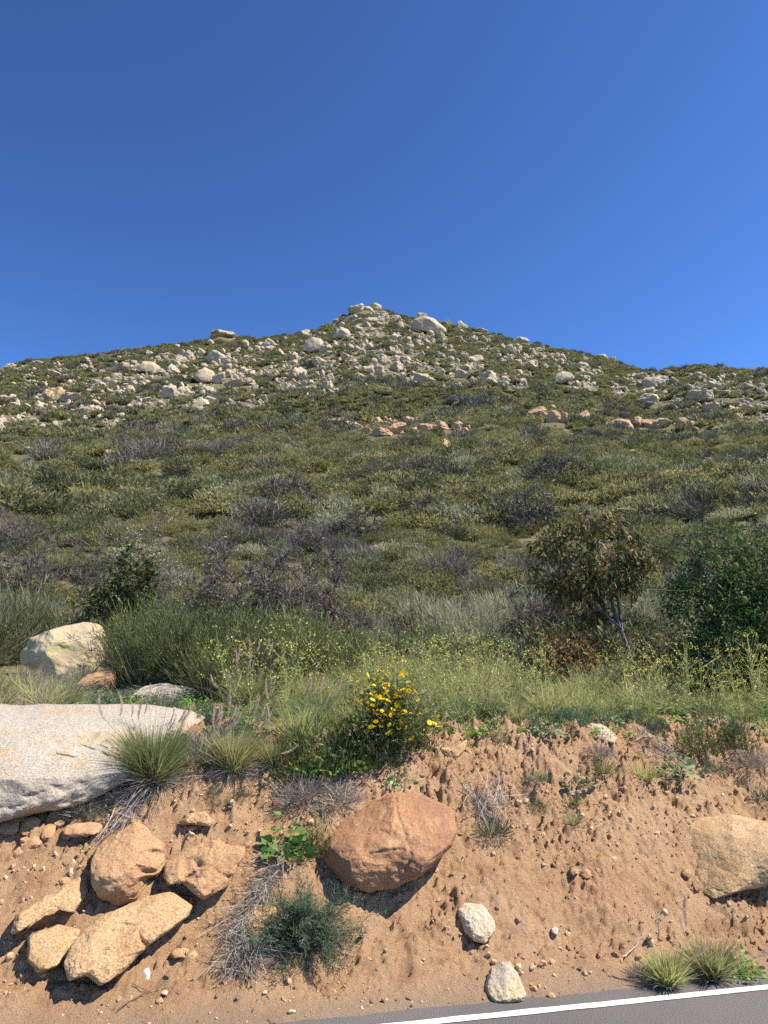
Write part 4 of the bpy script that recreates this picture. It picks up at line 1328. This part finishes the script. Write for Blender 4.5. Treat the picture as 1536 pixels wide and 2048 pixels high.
shrub('low_dark_shrub', 1330, 1345, 160, 130, 'shady tangle of dark twigs between the bronze tree and the green tree', None, 'darkbark', ('deep', 'scrub2'), 1800, .04, 1800, 41, far=10.6, finemat='darktwig')
shrub('olive_bush', 780, 1225, 140, 125, 'low olive bush in the middle of the thicket behind the weeds', None, 'twig', ('scrub', 'scrub2'), 2600, .035, 1500, 43, far=15)

# pale sage at the left edge
SG = [mound(700 + i, 5200, (.08, .20), .008, .5, .62, .95, .45, .45, .2).mesh(f'pale_sage_{i}', [M['sage']]) for i in range(2)]
for i, (x, d_, s_, lab) in enumerate(((40, 12.8, 1.6, 'tall pale grey green sage bush at the left edge'), (140, 13.0, 1.3, 'pale sage bush between the left edge and the dark green shrub'), (-40, 12.3, 1.4, 'pale sage bush cut by the left edge'),
                                      (930, 13.8, 1.5, 'broad pale sage bush in the middle behind the weeds'), (1010, 15.5, 1.6, 'pale sage bush left behind the bronze tree'), (850, 15.5, 1.5, 'pale sage bush left of the broad middle one'),
                                      (760, 12.8, 1.0, 'smaller sage bush behind the yellow flowers'), (1300, 14.5, 1.5, 'pale sage bush seen through the bronze tree'))):
    d = ray(x, 1250); d = d / math.hypot(d[0], d[1])
    o = tag(link('sage_bush', SG[i % 2], None, on_land(d[0] * d_, d[1] * d_)), lab, 'bush', 'pale sage bushes behind the weeds')
    o.scale = (s_,) * 3
    o.rotation_euler = (0, 0, i * 1.1)

# broom like green shrubs with upright stems


def broom(seed, n=420, H=.85):
    rng = np.random.default_rng(seed)
    acc = Acc()
    a = rng.uniform(0, 6.28, n)
    tilt = np.abs(rng.normal(size=n)) * .38
    dr = np.stack([np.cos(a) * np.sin(tilt), np.sin(a) * np.sin(tilt), np.cos(tilt)], -1)
    p = np.stack([np.cos(a), np.sin(a), 0 * a], -1) * (rng.random(n) * .16)[:, None]
    ln = rng.uniform(.5, 1.05, n) * H
    bend = rng.normal(size=(n, 3)) * .09
    v, f = strips(p, dr, ln, .0065, bend, (1, .8, .6, .25), rng)
    acc.add(v, f, 0)
    c = n * 9
    k = rng.integers(0, n, c)
    q_ = rng.uniform(.3, 1, c)
    pos = p[k] + dr[k] * (ln[k] * q_)[:, None] + bend[k] * (q_ ** 2)[:, None]
    v, f = strips(pos, dr[k] + rng.normal(size=(c, 3)) * .45, rng.uniform(.03, .12, c), .0065, None, (1, .8, .2), rng)
    acc.add(v, f, 0)
    c = n
    k = rng.integers(0, n, c)
    q_ = rng.uniform(.4, .95, c)
    pos = p[k] + dr[k] * (ln[k] * q_)[:, None] + bend[k] * (q_ ** 2)[:, None]
    v, f = strips(pos, rng.normal(size=(c, 3)), .012, .009, None, (.5, 1, .2), rng)
    acc.add(v, f, 1)
    v, f = strips(p, dr + rng.normal(size=(n, 3)) * .3, rng.uniform(.2, .75, n), .006, None, (1, .8, .4), rng)
    acc.add(v, f, 2)
    return acc.mesh(f'broom_{seed}', [M['broom'], M['amber'], M['twig']])


BR = [broom(800 + i) for i in range(4)]
BROOM = [(262, 9.8, .9), (290, 8.7, 1.0), (350, 9.5, 1.15), (400, 8.5, 1.0), (455, 9.3, 1.1), (520, 8.7, 1.05), (575, 9.5, 1.1), (630, 9.0, .95), (330, 10.4, 1.2), (470, 10.3, 1.15), (600, 10.6, 1.0), (285, 10.8, 1.1), (680, 9.8, .8), (730, 10.4, .8),
         (20, 12.4, 1.1), (-50, 11.9, 1.1), (90, 12.9, 1.1), (540, 7.9, .75), (430, 7.8, .7), (800, 10.8, .75), (870, 11.2, .8), (980, 11.0, .7)]
for i, (x, d_, s_) in enumerate(BROOM):
    d = ray(x, 1300); d = d / math.hypot(d[0], d[1])
    zone_ = ('upright green broom shrub at the left edge beside the lichened boulder', 'green broom at the left edge') if x < 150 else ('upright green broom shrub in the dense row behind the fountain grass', 'row of green broom behind the fountain grass') if x < 700 else ('small green broom shrub among the weeds in the middle', 'small broom among the weeds')
    if 150 < x < 700:
        front = d_ < 9.4
        nth = sorted(q_[0] for q_ in BROOM if 150 < q_[0] < 700 and (q_[1] < 9.4) == front).index(x)
        lab = '%s green broom shrub from the left in the %s row behind the fountain grass' % (('first', 'second', 'third', 'fourth', 'fifth', 'sixth', 'seventh', 'eighth', 'ninth')[nth], 'front' if front else 'rear')
    else:
        nth = sorted(q_[0] for q_ in BROOM if (q_[0] < 150) == (x < 150) and not 150 < q_[0] < 700).index(x)
        lab = '%s from the left of the %s' % (('first', 'second', 'third', 'fourth')[nth], 'green broom shrubs beside the lichened boulder' if x < 150 else 'small green broom shrubs among the weeds in the middle')
    o = tag(link('broom_shrub', BR[i % 4], None, on_land(d[0] * d_, d[1] * d_)), lab, 'shrub', zone_[1])
    o.scale = (s_ * 1.1, s_ * 1.1, s_)
    o.rotation_euler = (0, 0, i * 2.1)

# ------------------------------------------------------------------ weeds, flowers and grass of the terrace


def mustard(seed):
    rng = np.random.default_rng(seed)
    acc = Acc()
    H = .55
    pts, dirs = [], []
    nb = 9
    main = np.array([[0, 0, 0], [rng.normal() * .03, rng.normal() * .03, H * .5], [rng.normal() * .06, rng.normal() * .06, H]])
    for i in range(nb):
        q_ = rng.uniform(.25, .95)
        a = main[0] + (main[2] - main[0]) * q_
        dr = unit(np.array([rng.normal(), rng.normal(), 1.3]))
        L = rng.uniform(.12, .3)
        pts.append(a); dirs.append(dr * L)
    pts.append(main[0]); dirs.append(main[2] - main[0])
    pts, dirs = np.array(pts), np.array(dirs)
    acc.add(*strips(pts, dirs, np.linalg.norm(dirs, axis=1), .0045, rng.normal(size=(len(pts), 3)) * .03, (1, .8, .5), rng), 0)
    ends = pts + dirs
    e = np.repeat(ends, 5, 0) + rng.normal(size=(len(ends) * 5, 3)) * .014
    acc.add(*strips(e, rng.normal(size=e.shape), .013, .012, None, (.6, 1, .3), rng), 1)
    lv = np.repeat(pts[:6], 3, 0) * rng.uniform(.1, .8, (18, 1))
    acc.add(*strips(lv, rng.normal(size=(18, 3)) + np.array([0, 0, .3]), .07, .014, rng.normal(size=(18, 3)) * .02, (.4, 1, .1), rng), 0)
    return acc.mesh(f'mustard_{seed}', [M['grass'], M['mustard']])


MU = [mustard(820 + i) for i in range(5)]
GR = [tuft(840 + i, 80, (.12, .38), .55, .0085, .10).mesh(f'weed_grass_{i}', [M['grass' if i < 1 else 'grass2']]) for i in range(3)]
GR += [tuft(846, 70, (.10, .3), .7, .005, .10).mesh('weed_straw', [M['straw']])]


def herb_mesh(seed, n, size, mat, H=.12, R=.10):
    rng = np.random.default_rng(seed)
    a = rng.uniform(0, 6.28, n)
    q_ = np.sqrt(rng.random(n))
    p = np.stack([np.cos(a) * R * q_, np.sin(a) * R * q_, H * rng.random(n) * (1.2 - q_)], -1)
    dr = np.stack([np.cos(a), np.sin(a), rng.uniform(-.2, 1.0, n)], -1)
    ln = size * rng.uniform(.6, 1.3, n)
    acc = Acc().add(*strips(p, dr, ln, ln * .62, np.tile([[0, 0, -.25]], (n, 1)) * ln[:, None], (.15, .8, 1, .7, .1), rng), 0)
    acc.add(*strips(np.zeros((n // 2, 3)), p[:n // 2] + .001, np.linalg.norm(p[:n // 2], axis=1), .004, None, (1, .8, .5), rng), 0)
    return acc.mesh(f'herb_{seed}', [M[mat]])


HE = [herb_mesh(860, 46, .05, 'herb'), herb_mesh(861, 46, .045, 'dusty'), herb_mesh(862, 90, .022, 'herb', .18, .12), mound(863, 420, (.02, .06), .005, .12, .14, .8, .6, .3, .2).mesh('weed_fine', [M['bluegreen']])]


def terrace(rng, n, lo=1.85, hi=6.2, t0=-1.2, t1=5.5):
    s_ = lo + (hi - lo) * rng.random(n) ** 1.15
    t_ = rng.uniform(t0, t1, n) * (1 + (s_ - 2) * .08)
    return along(t_, s_)


def shade_gap(x, y):
    """bare, shaded ground under the two trees and the dead bushes"""
    s_ = road_s(x, y)
    return ~((x / y > .38) & (s_ > 3.0)) & ~((x / y > .17) & (s_ > 4.3))


rng = np.random.default_rng(21)
x, y = terrace(rng, 480, 2.0, 5.6, .05, 5.6)
keep = pnoise(np.stack([x * .8, y * .8, 0 * x], -1)) + rng.normal(size=len(x)) * .2 > -.12
keep &= shade_gap(x, y)
x, y = x[keep], y[keep]
nn = len(x)
up_rot = lambda r_, n_: np.stack([r_.normal(size=n_) * .12, r_.normal(size=n_) * .12, r_.uniform(0, 6.28, n_)], -1)
scatter('yellow_wildflowers', np.stack([x, y, bank_z(x, y)], -1), rng.uniform(.55, 1.15, nn)[:, None], up_rot(rng, nn), rng.integers(0, 5, nn), MU, 'thin stalked yellow wildflowers crowding the top of the bank')
x, y = terrace(rng, 2900, 1.95, 6.6, -2.6, 7.6)
slab_zone = (x < -.9) & (y < 8.2)
keep = ~(slab_zone & (x < -1.2)) & ~((x < -2.2) & (y < 10.5)) & (fbm(np.stack([x, y, 0 * x], -1) * 1.3 + 4, 2) + rng.normal(size=len(x)) * .18 > -.25) & (shade_gap(x, y) | (x > 6.5))
x, y = x[keep], y[keep]
nn = len(x)
s_ = rng.uniform(.45, 1.2, nn) * np.interp(road_s(x, y), [1.9, 2.4, 3.5], [.45, .75, 1.0]) * (1 + .9 * pnoise(np.stack([x * 1.6, y * 1.6, 0 * x + 2], -1)))
scatter('bank_top_grass', np.stack([x, y, bank_z(x, y) - .01], -1), s_[:, None], up_rot(rng, nn), np.digitize(pnoise(np.stack([x * 1.1, y * .8, 0 * x + 9], -1)) + rng.normal(size=nn) * .16, [-.06, .10, .27]), GR, 'green and straw coloured grass covering the top of the bank')
x, y = terrace(rng, 1300, 1.8, 5.0, -1.4, 5.4)
nn = len(x)
scatter('low_herbs', np.stack([x, y, bank_z(x, y)], -1), rng.uniform(.4, .95, nn)[:, None], up_rot(rng, nn), rng.integers(0, 4, nn), HE, 'low leafy herbs along the rim of the bank')
# dry litter and grass behind the slab
rng = np.random.default_rng(23)
nn = 420
t_, s_ = rng.uniform(-8.5, -1.2, nn), rng.uniform(3.0, 5.2, nn)
x, y = along(t_, s_)
scatter('dry_litter', np.stack([x, y, bank_z(x, y)], -1), rng.uniform(.5, 1.1, nn)[:, None], up_rot(rng, nn), rng.choice(4, nn, p=[.15, .05, .2, .6]), GR, 'dry grass litter on the ground behind the slab')

# ------------------------------------------------------------------ single plants on and above the bank


def plume_mesh(seed=1):
    rng = np.random.default_rng(seed)
    L, n = .17, 300
    q_ = rng.random(n)
    ctr = np.stack([.075 * q_ ** 2, 0 * q_, L * q_], -1)
    a = rng.uniform(0, 6.28, n)
    dr = np.stack([np.cos(a), np.sin(a), np.full(n, 1.5)], -1)
    ln = .021 * np.sin(np.clip(q_ * .9 + .08, 0, 1) * math.pi) ** .6 + .006
    v, f = strips(ctr, dr, ln, .0022, None, (1, .7, .2), rng)
    return Acc().add(v, f).mesh('plume', M['plume'])


PLUME = plume_mesh()


def fountain(px, py, w, h, label, n=900, plumes=22, mats=('grass', 'straw'), seed=1, side=.25, group='fountain grass clumps'):
    P, t = hit(px, py)
    m = t / F
    P = np.array([P[0], P[1], float(bank_z(P[0], P[1]))])
    rng = np.random.default_rng(seed)
    root = plant('fountain_grass', P, label, 'grass', group)
    H = h * m
    a = tuft(seed, n, (H * .35, H * 1.08), .38, .0062, w * m * .17, .30)
    link('blades', a.mesh('blades', M[mats[0]]), root)
    a = tuft(seed + 1, n // 3, (H * .25, H * .6), .95, .005, w * m * .15, .55)
    link('dry_blades', a.mesh('dry_blades', M[mats[1]]), root)
    for i in range(plumes):
        an = rng.uniform(0, 6.28)
        tl = abs(rng.normal()) * .5 + .1
        dr = np.array([math.cos(an) * math.sin(tl) + side, math.sin(an) * math.sin(tl) * .7, math.cos(tl)])
        dr /= np.linalg.norm(dr)
        L = H * rng.uniform(.85, 1.2)
        path = np.array([[0, 0, 0], dr * L * .5 + np.array([0, 0, .03]), dr * L])
        st_ = link('stalk', Acc().add(*tube(path, [.0018, .0014, .001], 3)).mesh('stalk', M['straw']), root)
        o = link('plume', PLUME, st_, path[2], 0)
        o.rotation_euler = Vector(unit(dr + np.array([rng.uniform(.1, .7), rng.normal() * .2, -.25]))).to_track_quat('Z', 'X').to_euler()
        s_ = rng.uniform(.6, 1.0)
        o.scale = (s_, s_, s_)
    return root


fountain(305, 1580, 150, 135, 'fountain grass clump with mauve plumes growing at the right end of the slab', 2400, 18, seed=910)
fountain(465, 1540, 130, 100, 'yellow green fountain grass clump in the middle of the upper bank', 1300, 10, ('grass2', 'straw'), seed=920)
fountain(505, 1425, 110, 105, 'fountain grass with tall mauve plumes in front of the broom shrubs', 1100, 12, ('grass2', 'straw'), seed=930, side=.05)
fountain(1335, 1972, 105, 76, 'left tuft of green grass beside the asphalt', 800, 3, ('grass', 'straw'), seed=940)
fountain(1425, 1957, 105, 88, 'right tuft of green grass beside the asphalt', 800, 3, ('grass2', 'straw'), seed=950)
fountain(600, 1490, 120, 100, 'loose green grass clump left of the flowering bush', 700, 4, ('grass', 'grass2'), seed=960)
fountain(255, 1372, 60, 52, 'small bright green tuft behind the slab beside the orange rock', 500, 0, ('grass2', 'straw'), seed=970)
fountain(550, 1530, 110, 80, 'greyish green grass clump above the bare dirt left of the flowering bush', 500, 3, ('grass2', 'straw'), seed=975)
fountain(415, 1520, 90, 70, 'straw coloured grass clump between the two fountain grasses', 450, 6, ('straw', 'straw'), seed=977)


def small_plant(name, px, py, mesh_, scale, label, cat='weed', group=None, rz=0.0, dz=0.0):
    P, t = hit(px, py)
    o = tag(link(name, mesh_, None, (P[0], P[1], float(bank_z(P[0], P[1])) + dz)), label, cat, group)
    o.scale = (scale,) * 3 if np.isscalar(scale) else scale
    o.rotation_euler = (0, 0, rz)
    return o


# bush with yellow flowers
P, t = hit(775, 1525); m = t / F
rng = np.random.default_rng(31)
fb = plant('flowering_bush', (P[0], P[1], float(bank_z(P[0], P[1]))), 'bush covered in bright yellow daisy like flowers on the rim of the bank', 'bush')
R, H = 85 * m, 158 * m
acc = Acc()
n_ = 150
a = rng.uniform(0, 6.28, n_); tl = np.abs(rng.normal(size=n_)) * .52
dr = np.stack([np.cos(a) * np.sin(tl), np.sin(a) * np.sin(tl) * .8, np.cos(tl)], -1)
ln = rng.uniform(.6, 1.0, n_) * H
st = dr * ln[:, None]
acc.add(*strips(np.zeros((n_, 3)) + rng.normal(size=(n_, 3)) * [.06, .06, 0], dr, ln, .006, None, (1, .8, .5), rng), 0)
link('stems', acc.mesh('stems', M['darkbark']), fb)
c = 10000
k = rng.integers(0, n_, c); q_ = rng.uniform(.12, 1, c)
pos = st[k] * q_[:, None] + rng.normal(size=(c, 3)) * .035
pos[:, 2] = np.maximum(pos[:, 2], .01)
link('leaves', Acc().add(*strips(pos, dr[k] * .6 + rng.normal(size=(c, 3)) * .6, rng.uniform(.02, .05, c), .010, None, (.4, 1, .2), rng)).mesh('leaves', M['flowerbush']), fb)


def flower_mesh(seed, mat):
    rng = np.random.default_rng(seed)
    acc = Acc()
    n = 9
    a = np.arange(n) * 6.283 / n
    dr = np.stack([np.cos(a), np.sin(a), np.full(n, .25)], -1)
    wd = np.stack([-np.sin(a), np.cos(a), 0 * a], -1)
    acc.add(*strips(dr * .004, dr, .021, .011, None, (.5, 1, .85, .3), rng, wd), 0)
    v, f = ICO[1]
    acc.add(v * [.007, .007, .005] + [0, 0, .004], f, 1)
    return acc.mesh('flower', [M[mat], M['amber']])


FL = [flower_mesh(1, 'yellow'), flower_mesh(2, 'yellow'), flower_mesh(3, 'amber')]
for i in range(270):
    j = int(rng.integers(n_))
    p = st[j] * rng.uniform(.86, 1.05) if i < 150 else st[j] * rng.uniform(.5, .9) + dr[j] * [.08, .08, 0] + np.array([0, -.06, 0])
    p = p + rng.normal(size=3) * .02 + np.array([0, -.03, .015])
    o = link('flower', FL[int(rng.choice(3, p=[.45, .35, .2]))], fb, p)
    o.rotation_euler = (rng.normal() * .4 + .35, rng.normal() * .4, rng.uniform(0, 6))
    s_ = rng.uniform(.65, 1.1)
    o.scale = (s_,) * 3

# feathery blue green shrub and the dead grass beside it
P, t = hit(612, 1868); m = t / F
fs = plant('feathery_shrub', (P[0], P[1], float(bank_z(P[0], P[1]))), 'feathery blue green shrub growing out of the bare bank', 'shrub')
H = 104 * m
rng = np.random.default_rng(41)
n_ = 200
d = unit(rng.normal(size=(n_, 3)) * [.8, .6, .8] + [0, -.55, 1.0])
ln = rng.uniform(.45, 1.05, n_) * H
st = d * ln[:, None]
bd = (np.stack([d[:, 0], d[:, 1], -.3 + 0 * ln], -1) + rng.normal(size=(n_, 3)) * .6) * (ln * .3)[:, None]
link('stems', Acc().add(*strips(np.zeros((n_, 3)), d, ln, .005, bd, (1, .8, .6, .3), rng)).mesh('stems', M['twig']), fs)
c = 15000
k = rng.integers(0, n_, c); q_ = rng.uniform(.15, 1.05, c)
pos = st[k] * q_[:, None] + bd[k] * (q_ ** 2)[:, None] + rng.normal(size=(c, 3)) * .012
link('leaves', Acc().add(*strips(pos, d[k] * .8 + rng.normal(size=(c, 3)) * .6, rng.uniform(.02, .055, c), .0035, None, (1, .8, .2), rng)).mesh('leaves', M['bluegreen']), fs)


def dead_heap(px_path, n, label, spread=.07, length=(.15, .5), seed=1, width=.0042, name='dead_grass'):
    """a mat of dead stems lying down the slope along a path"""
    rng = np.random.default_rng(seed)
    P = np.array([hit(*p)[0] for p in px_path])
    k = rng.uniform(0, len(P) - 1, n)
    i = np.minimum(k.astype(int), len(P) - 2)
    fr = (k - i)[:, None]
    pos = P[i] * (1 - fr) + P[i + 1] * fr
    along_ = unit(P[i + 1] - P[i])
    pos = pos + rng.normal(size=(n, 3)) * spread
    zz = bank_z(pos[:, 0], pos[:, 1])
    pos[:, 2] = zz + np.abs(rng.normal(size=n)) * .035 + .008
    dr = along_ + rng.normal(size=(n, 3)) * .7
    ln = rng.uniform(*length, n)
    end = pos + unit(dr) * ln[:, None]
    ze = bank_z(end[:, 0], end[:, 1]) + np.abs(rng.normal(size=n)) * .045 + .008
    end[:, 2] = ze
    bend = np.stack([rng.normal(size=n) * .08, rng.normal(size=n) * .05, rng.normal(size=n) * .02], -1)
    d_ = end - pos
    base = P[0]
    v, f = strips(pos - base, d_, np.linalg.norm(d_, axis=1), width * rng.uniform(.5, 1.3, n), bend, (1, 1, .9, .7, .4), rng)
    return tag(link(name, Acc().add(v, f).mesh(name, M['straw']), None, base), label, 'dead grass')


dead_heap([(560, 1735), (530, 1790), (490, 1850), (470, 1890), (490, 1930)], 900, 'tangled heap of grey dead grass trailing down beside the feathery shrub', .032, (.05, .2), seed=61)
dead_heap([(500, 1880), (490, 1915), (485, 1935)], 420, 'matted lower end of the dead grass fall', .05, (.06, .2), seed=62)
dead_heap([(1010, 1555), (1000, 1600), (975, 1640)], 130, 'bundle of dead stems hanging from the rim above the golden boulder', .055, (.12, .35), seed=63)
dead_heap([(930, 1570), (950, 1610), (975, 1650)], 120, 'thin dead stems beside the hanging bundle', .035, (.1, .3), seed=64)
dead_heap([(600, 1590), (640, 1600), (680, 1605)], 260, 'dry grey stalks under the leafy fringe of the rim', .06, (.08, .2), seed=65)
dead_heap([(280, 1610), (250, 1640), (240, 1660)], 120, 'dry blades hanging below the mauve plumed clump', .04, (.12, .3), seed=66)
dead_heap([(1360, 1510), (1330, 1500), (1300, 1495)], 140, 'straw mat on the rim above the weeds', .09, (.12, .3), seed=67)
dead_heap([(300, 1395), (270, 1398), (240, 1395)], 200, 'dry litter on the back edge of the slab', .08, (.12, .3), seed=68)

# leafy weeds
LEAFY = herb_mesh(870, 120, .055, 'herb', .24, .13)
DUSTY = herb_mesh(871, 60, .05, 'dusty', .10, .11)
SPRIG = mound(872, 900, (.02, .055), .006, .16, .26, 1.0, .35, .3, .1).mesh('sprig', [M['broom']])
FINE = mound(873, 500, (.03, .08), .004, .14, .12, .7, .9, .3, .1).mesh('fine_weed', [M['bluegreen']])
TUFTS = tuft(874, 110, (.08, .2), .7, .005, .04).mesh('green_tuft', [M['grass']])
YELLOWHERB = herb_mesh(875, 150, .026, 'herb', .16, .10)
DRYW = mound(876, 500, (.05, .14), .004, .16, .14, .6, .8, .3, .1, prof=(1, .8, .3)).mesh('dry_weed', [M['straw']])
WEEDS = [
    ('leafy_weed', 570, 1715, LEAFY, 1.15, 'bright green broad leaved weed between the wedge boulder and the round boulder'), ('sprig_weed', 632, 1700, SPRIG, .9, 'upright small leaved green weed at the left tip of the round boulder'),
    ('dusty_weed', 797, 1562, DUSTY, 1.1, 'dusty green rosette just above the round boulder'), ('fine_weed', 985, 1675, FINE, 1.0, 'spiky dark green tuft right of the round boulder'),
    ('dusty_weed', 1155, 1570, DUSTY, 1.2, 'drooping dusty weed high on the bank'), ('grass_tuft', 1205, 1545, TUFTS, 1.1, 'grass tuft right of the drooping dusty weed'), ('dusty_weed', 1355, 1550, DUSTY, 1.4, 'broad dusty green plant under the rim'),
    ('grass_tuft', 1295, 1560, TUFTS, 1.3, 'green grass tuft left of the broad dusty plant'), ('fine_weed', 1075, 1570, FINE, .7, 'small dark weed below the hanging dead stems'), ('fine_weed', 1070, 1600, FINE, .6, 'second small dark weed below the hanging dead stems'),
    ('grass_tuft', 1150, 1615, TUFTS, .7, 'thin tuft below the drooping dusty weed'), ('grass_tuft', 1150, 1660, TUFTS, .7, 'thin tuft in the middle of the bare slope'), ('fine_weed', 1425, 1545, FINE, .8, 'small dark weed at the right end of the rim'),
    ('fine_weed', 1525, 1595, FINE, .9, 'small weed at the right picture edge'), ('fine_weed', 485, 1588, FINE, .5, 'little grey green weed on the dirt above the wedge boulder'), ('grass_tuft', 448, 1602, TUFTS, .6, 'tiny tuft left of the little grey green weed'),
    ('fine_weed', 430, 1590, FINE, .4, 'tiny weed below the yellow green fountain grass'), ('yellow_green_weed', 1482, 1952, YELLOWHERB, 1.15, 'round yellow green weed beside the roadside tufts'), ('leafy_weed', 610, 1568, LEAFY, .8, 'leafy weed in the green fringe left of the round boulder'),
    ('leafy_weed', 655, 1562, LEAFY, .95, 'leafy weed in the middle of the green fringe below the flowers'), ('leafy_weed', 700, 1556, LEAFY, .9, 'leafy weed at the right of the green fringe below the flowers'), ('sprig_weed', 585, 1550, SPRIG, 1.3, 'grey green sprig at the left of the green fringe'),
    ('sprig_weed', 640, 1545, SPRIG, 1.5, 'tall sprig behind the green fringe'), ('sprig_weed', 700, 1535, SPRIG, 1.6, 'bushy sprig left below the flowering bush'), ('sprig_weed', 745, 1540, SPRIG, 1.4, 'bushy sprig under the flowering bush'),
    ('sprig_weed', 830, 1490, SPRIG, 1.3, 'green sprig at the right foot of the flowering bush'), ('dry_weed', 620, 1602, DRYW, .8, 'dry grey weed below the green fringe'), ('dry_weed', 590, 1592, DRYW, 1.0, 'dry weed at the left below the green fringe'),
    ('dry_weed', 680, 1604, DRYW, .9, 'dry weed left above the round boulder'), ('dry_weed', 385, 1545, DRYW, 1.0, 'dry grey weed between the plumed clump and the yellow green clump'), ('dry_weed', 1200, 1520, DRYW, .7, 'grey dry weed under the smooth rim rock'),
    ('dry_weed', 1500, 1540, DRYW, 1.0, 'dry weed at the right end of the rim'), ('dusty_weed', 1100, 1480, DUSTY, 1.0, 'dusty weed left of the smooth rim rock'), ('sprig_weed', 1470, 1500, SPRIG, 1.2, 'green sprig on the rim near the right edge'),
    ('sprig_weed', 1400, 1510, SPRIG, 1.2, 'green sprig hanging over the rim above the broad dusty plant'), ('dry_weed', 160, 1372, DRYW, 1.4, 'dry weed at the foot of the lichened boulder'), ('dry_weed', 60, 1375, DRYW, 1.3, 'dry weed on the back of the slab at the left edge'),
    ('dry_weed', 225, 1330, DRYW, 1.7, 'brown dead weed against the right side of the lichened boulder'), ('fine_weed', 200, 1628, FINE, .7, 'small green weed under the right end of the slab'), ('dry_weed', 165, 1625, DRYW, .7, 'tiny dry weed in the shadow of the slab'),
    ('dry_weed', 1285, 1955, DRYW, .5, 'flattened straw left of the roadside tufts'),
]
for i, (nm, x, y, me, s_, lab) in enumerate(WEEDS):
    small_plant(nm, x, y, me, s_, lab, 'weed', None, i * 1.7)

# sticks and dead twigs


def stick(pts, r, label, mat='stick', lift=.02):
    P = np.array([hit(*p)[0] for p in pts])
    P[:, 2] = bank_z(P[:, 0], P[:, 1]) + lift
    n = 9
    q_ = np.linspace(0, len(P) - 1, n)
    path = np.stack([np.interp(q_, range(len(P)), P[:, j]) for j in range(3)], -1)
    path += np.random.default_rng(int(pts[0][0])).normal(size=path.shape) * .003
    return tag(link('dead_stick', Acc().add(*tube(path - P[0], np.linspace(r, r * .5, n), 5)).mesh('dead_stick', M[mat], True), None, P[0]), label, 'stick')


stick([(1245, 1925), (1268, 1910), (1292, 1890)], .005, 'bleached stick on the dirt left of the roadside tufts', lift=.03)
stick([(232, 2032), (285, 2000), (330, 1975)], .003, 'long thin dark stem lying by the left road edge', 'darkbark')
stick([(262, 1990), (300, 1986), (325, 1974)], .0025, 'short thin dark stem crossing the long one', 'darkbark')
stick([(1375, 1452), (1405, 1455), (1440, 1460)], .007, 'grey dead branch lying in the weeds near the right edge')
stick([(1505, 1448), (1536, 1452), (1570, 1450)], .010, 'pale dead branch at the right edge above the bank')
stick([(1140, 1660), (1165, 1655), (1190, 1640)], .003, 'thin dead stem on the open slope', 'darkbark')
stick([(1142, 1595), (1175, 1580), (1215, 1560)], .004, 'crooked grey stem below the drooping dusty weed')
stick([(0, 1368), (35, 1355), (70, 1345)], .007, 'pale dead stem behind the slab at the left edge')
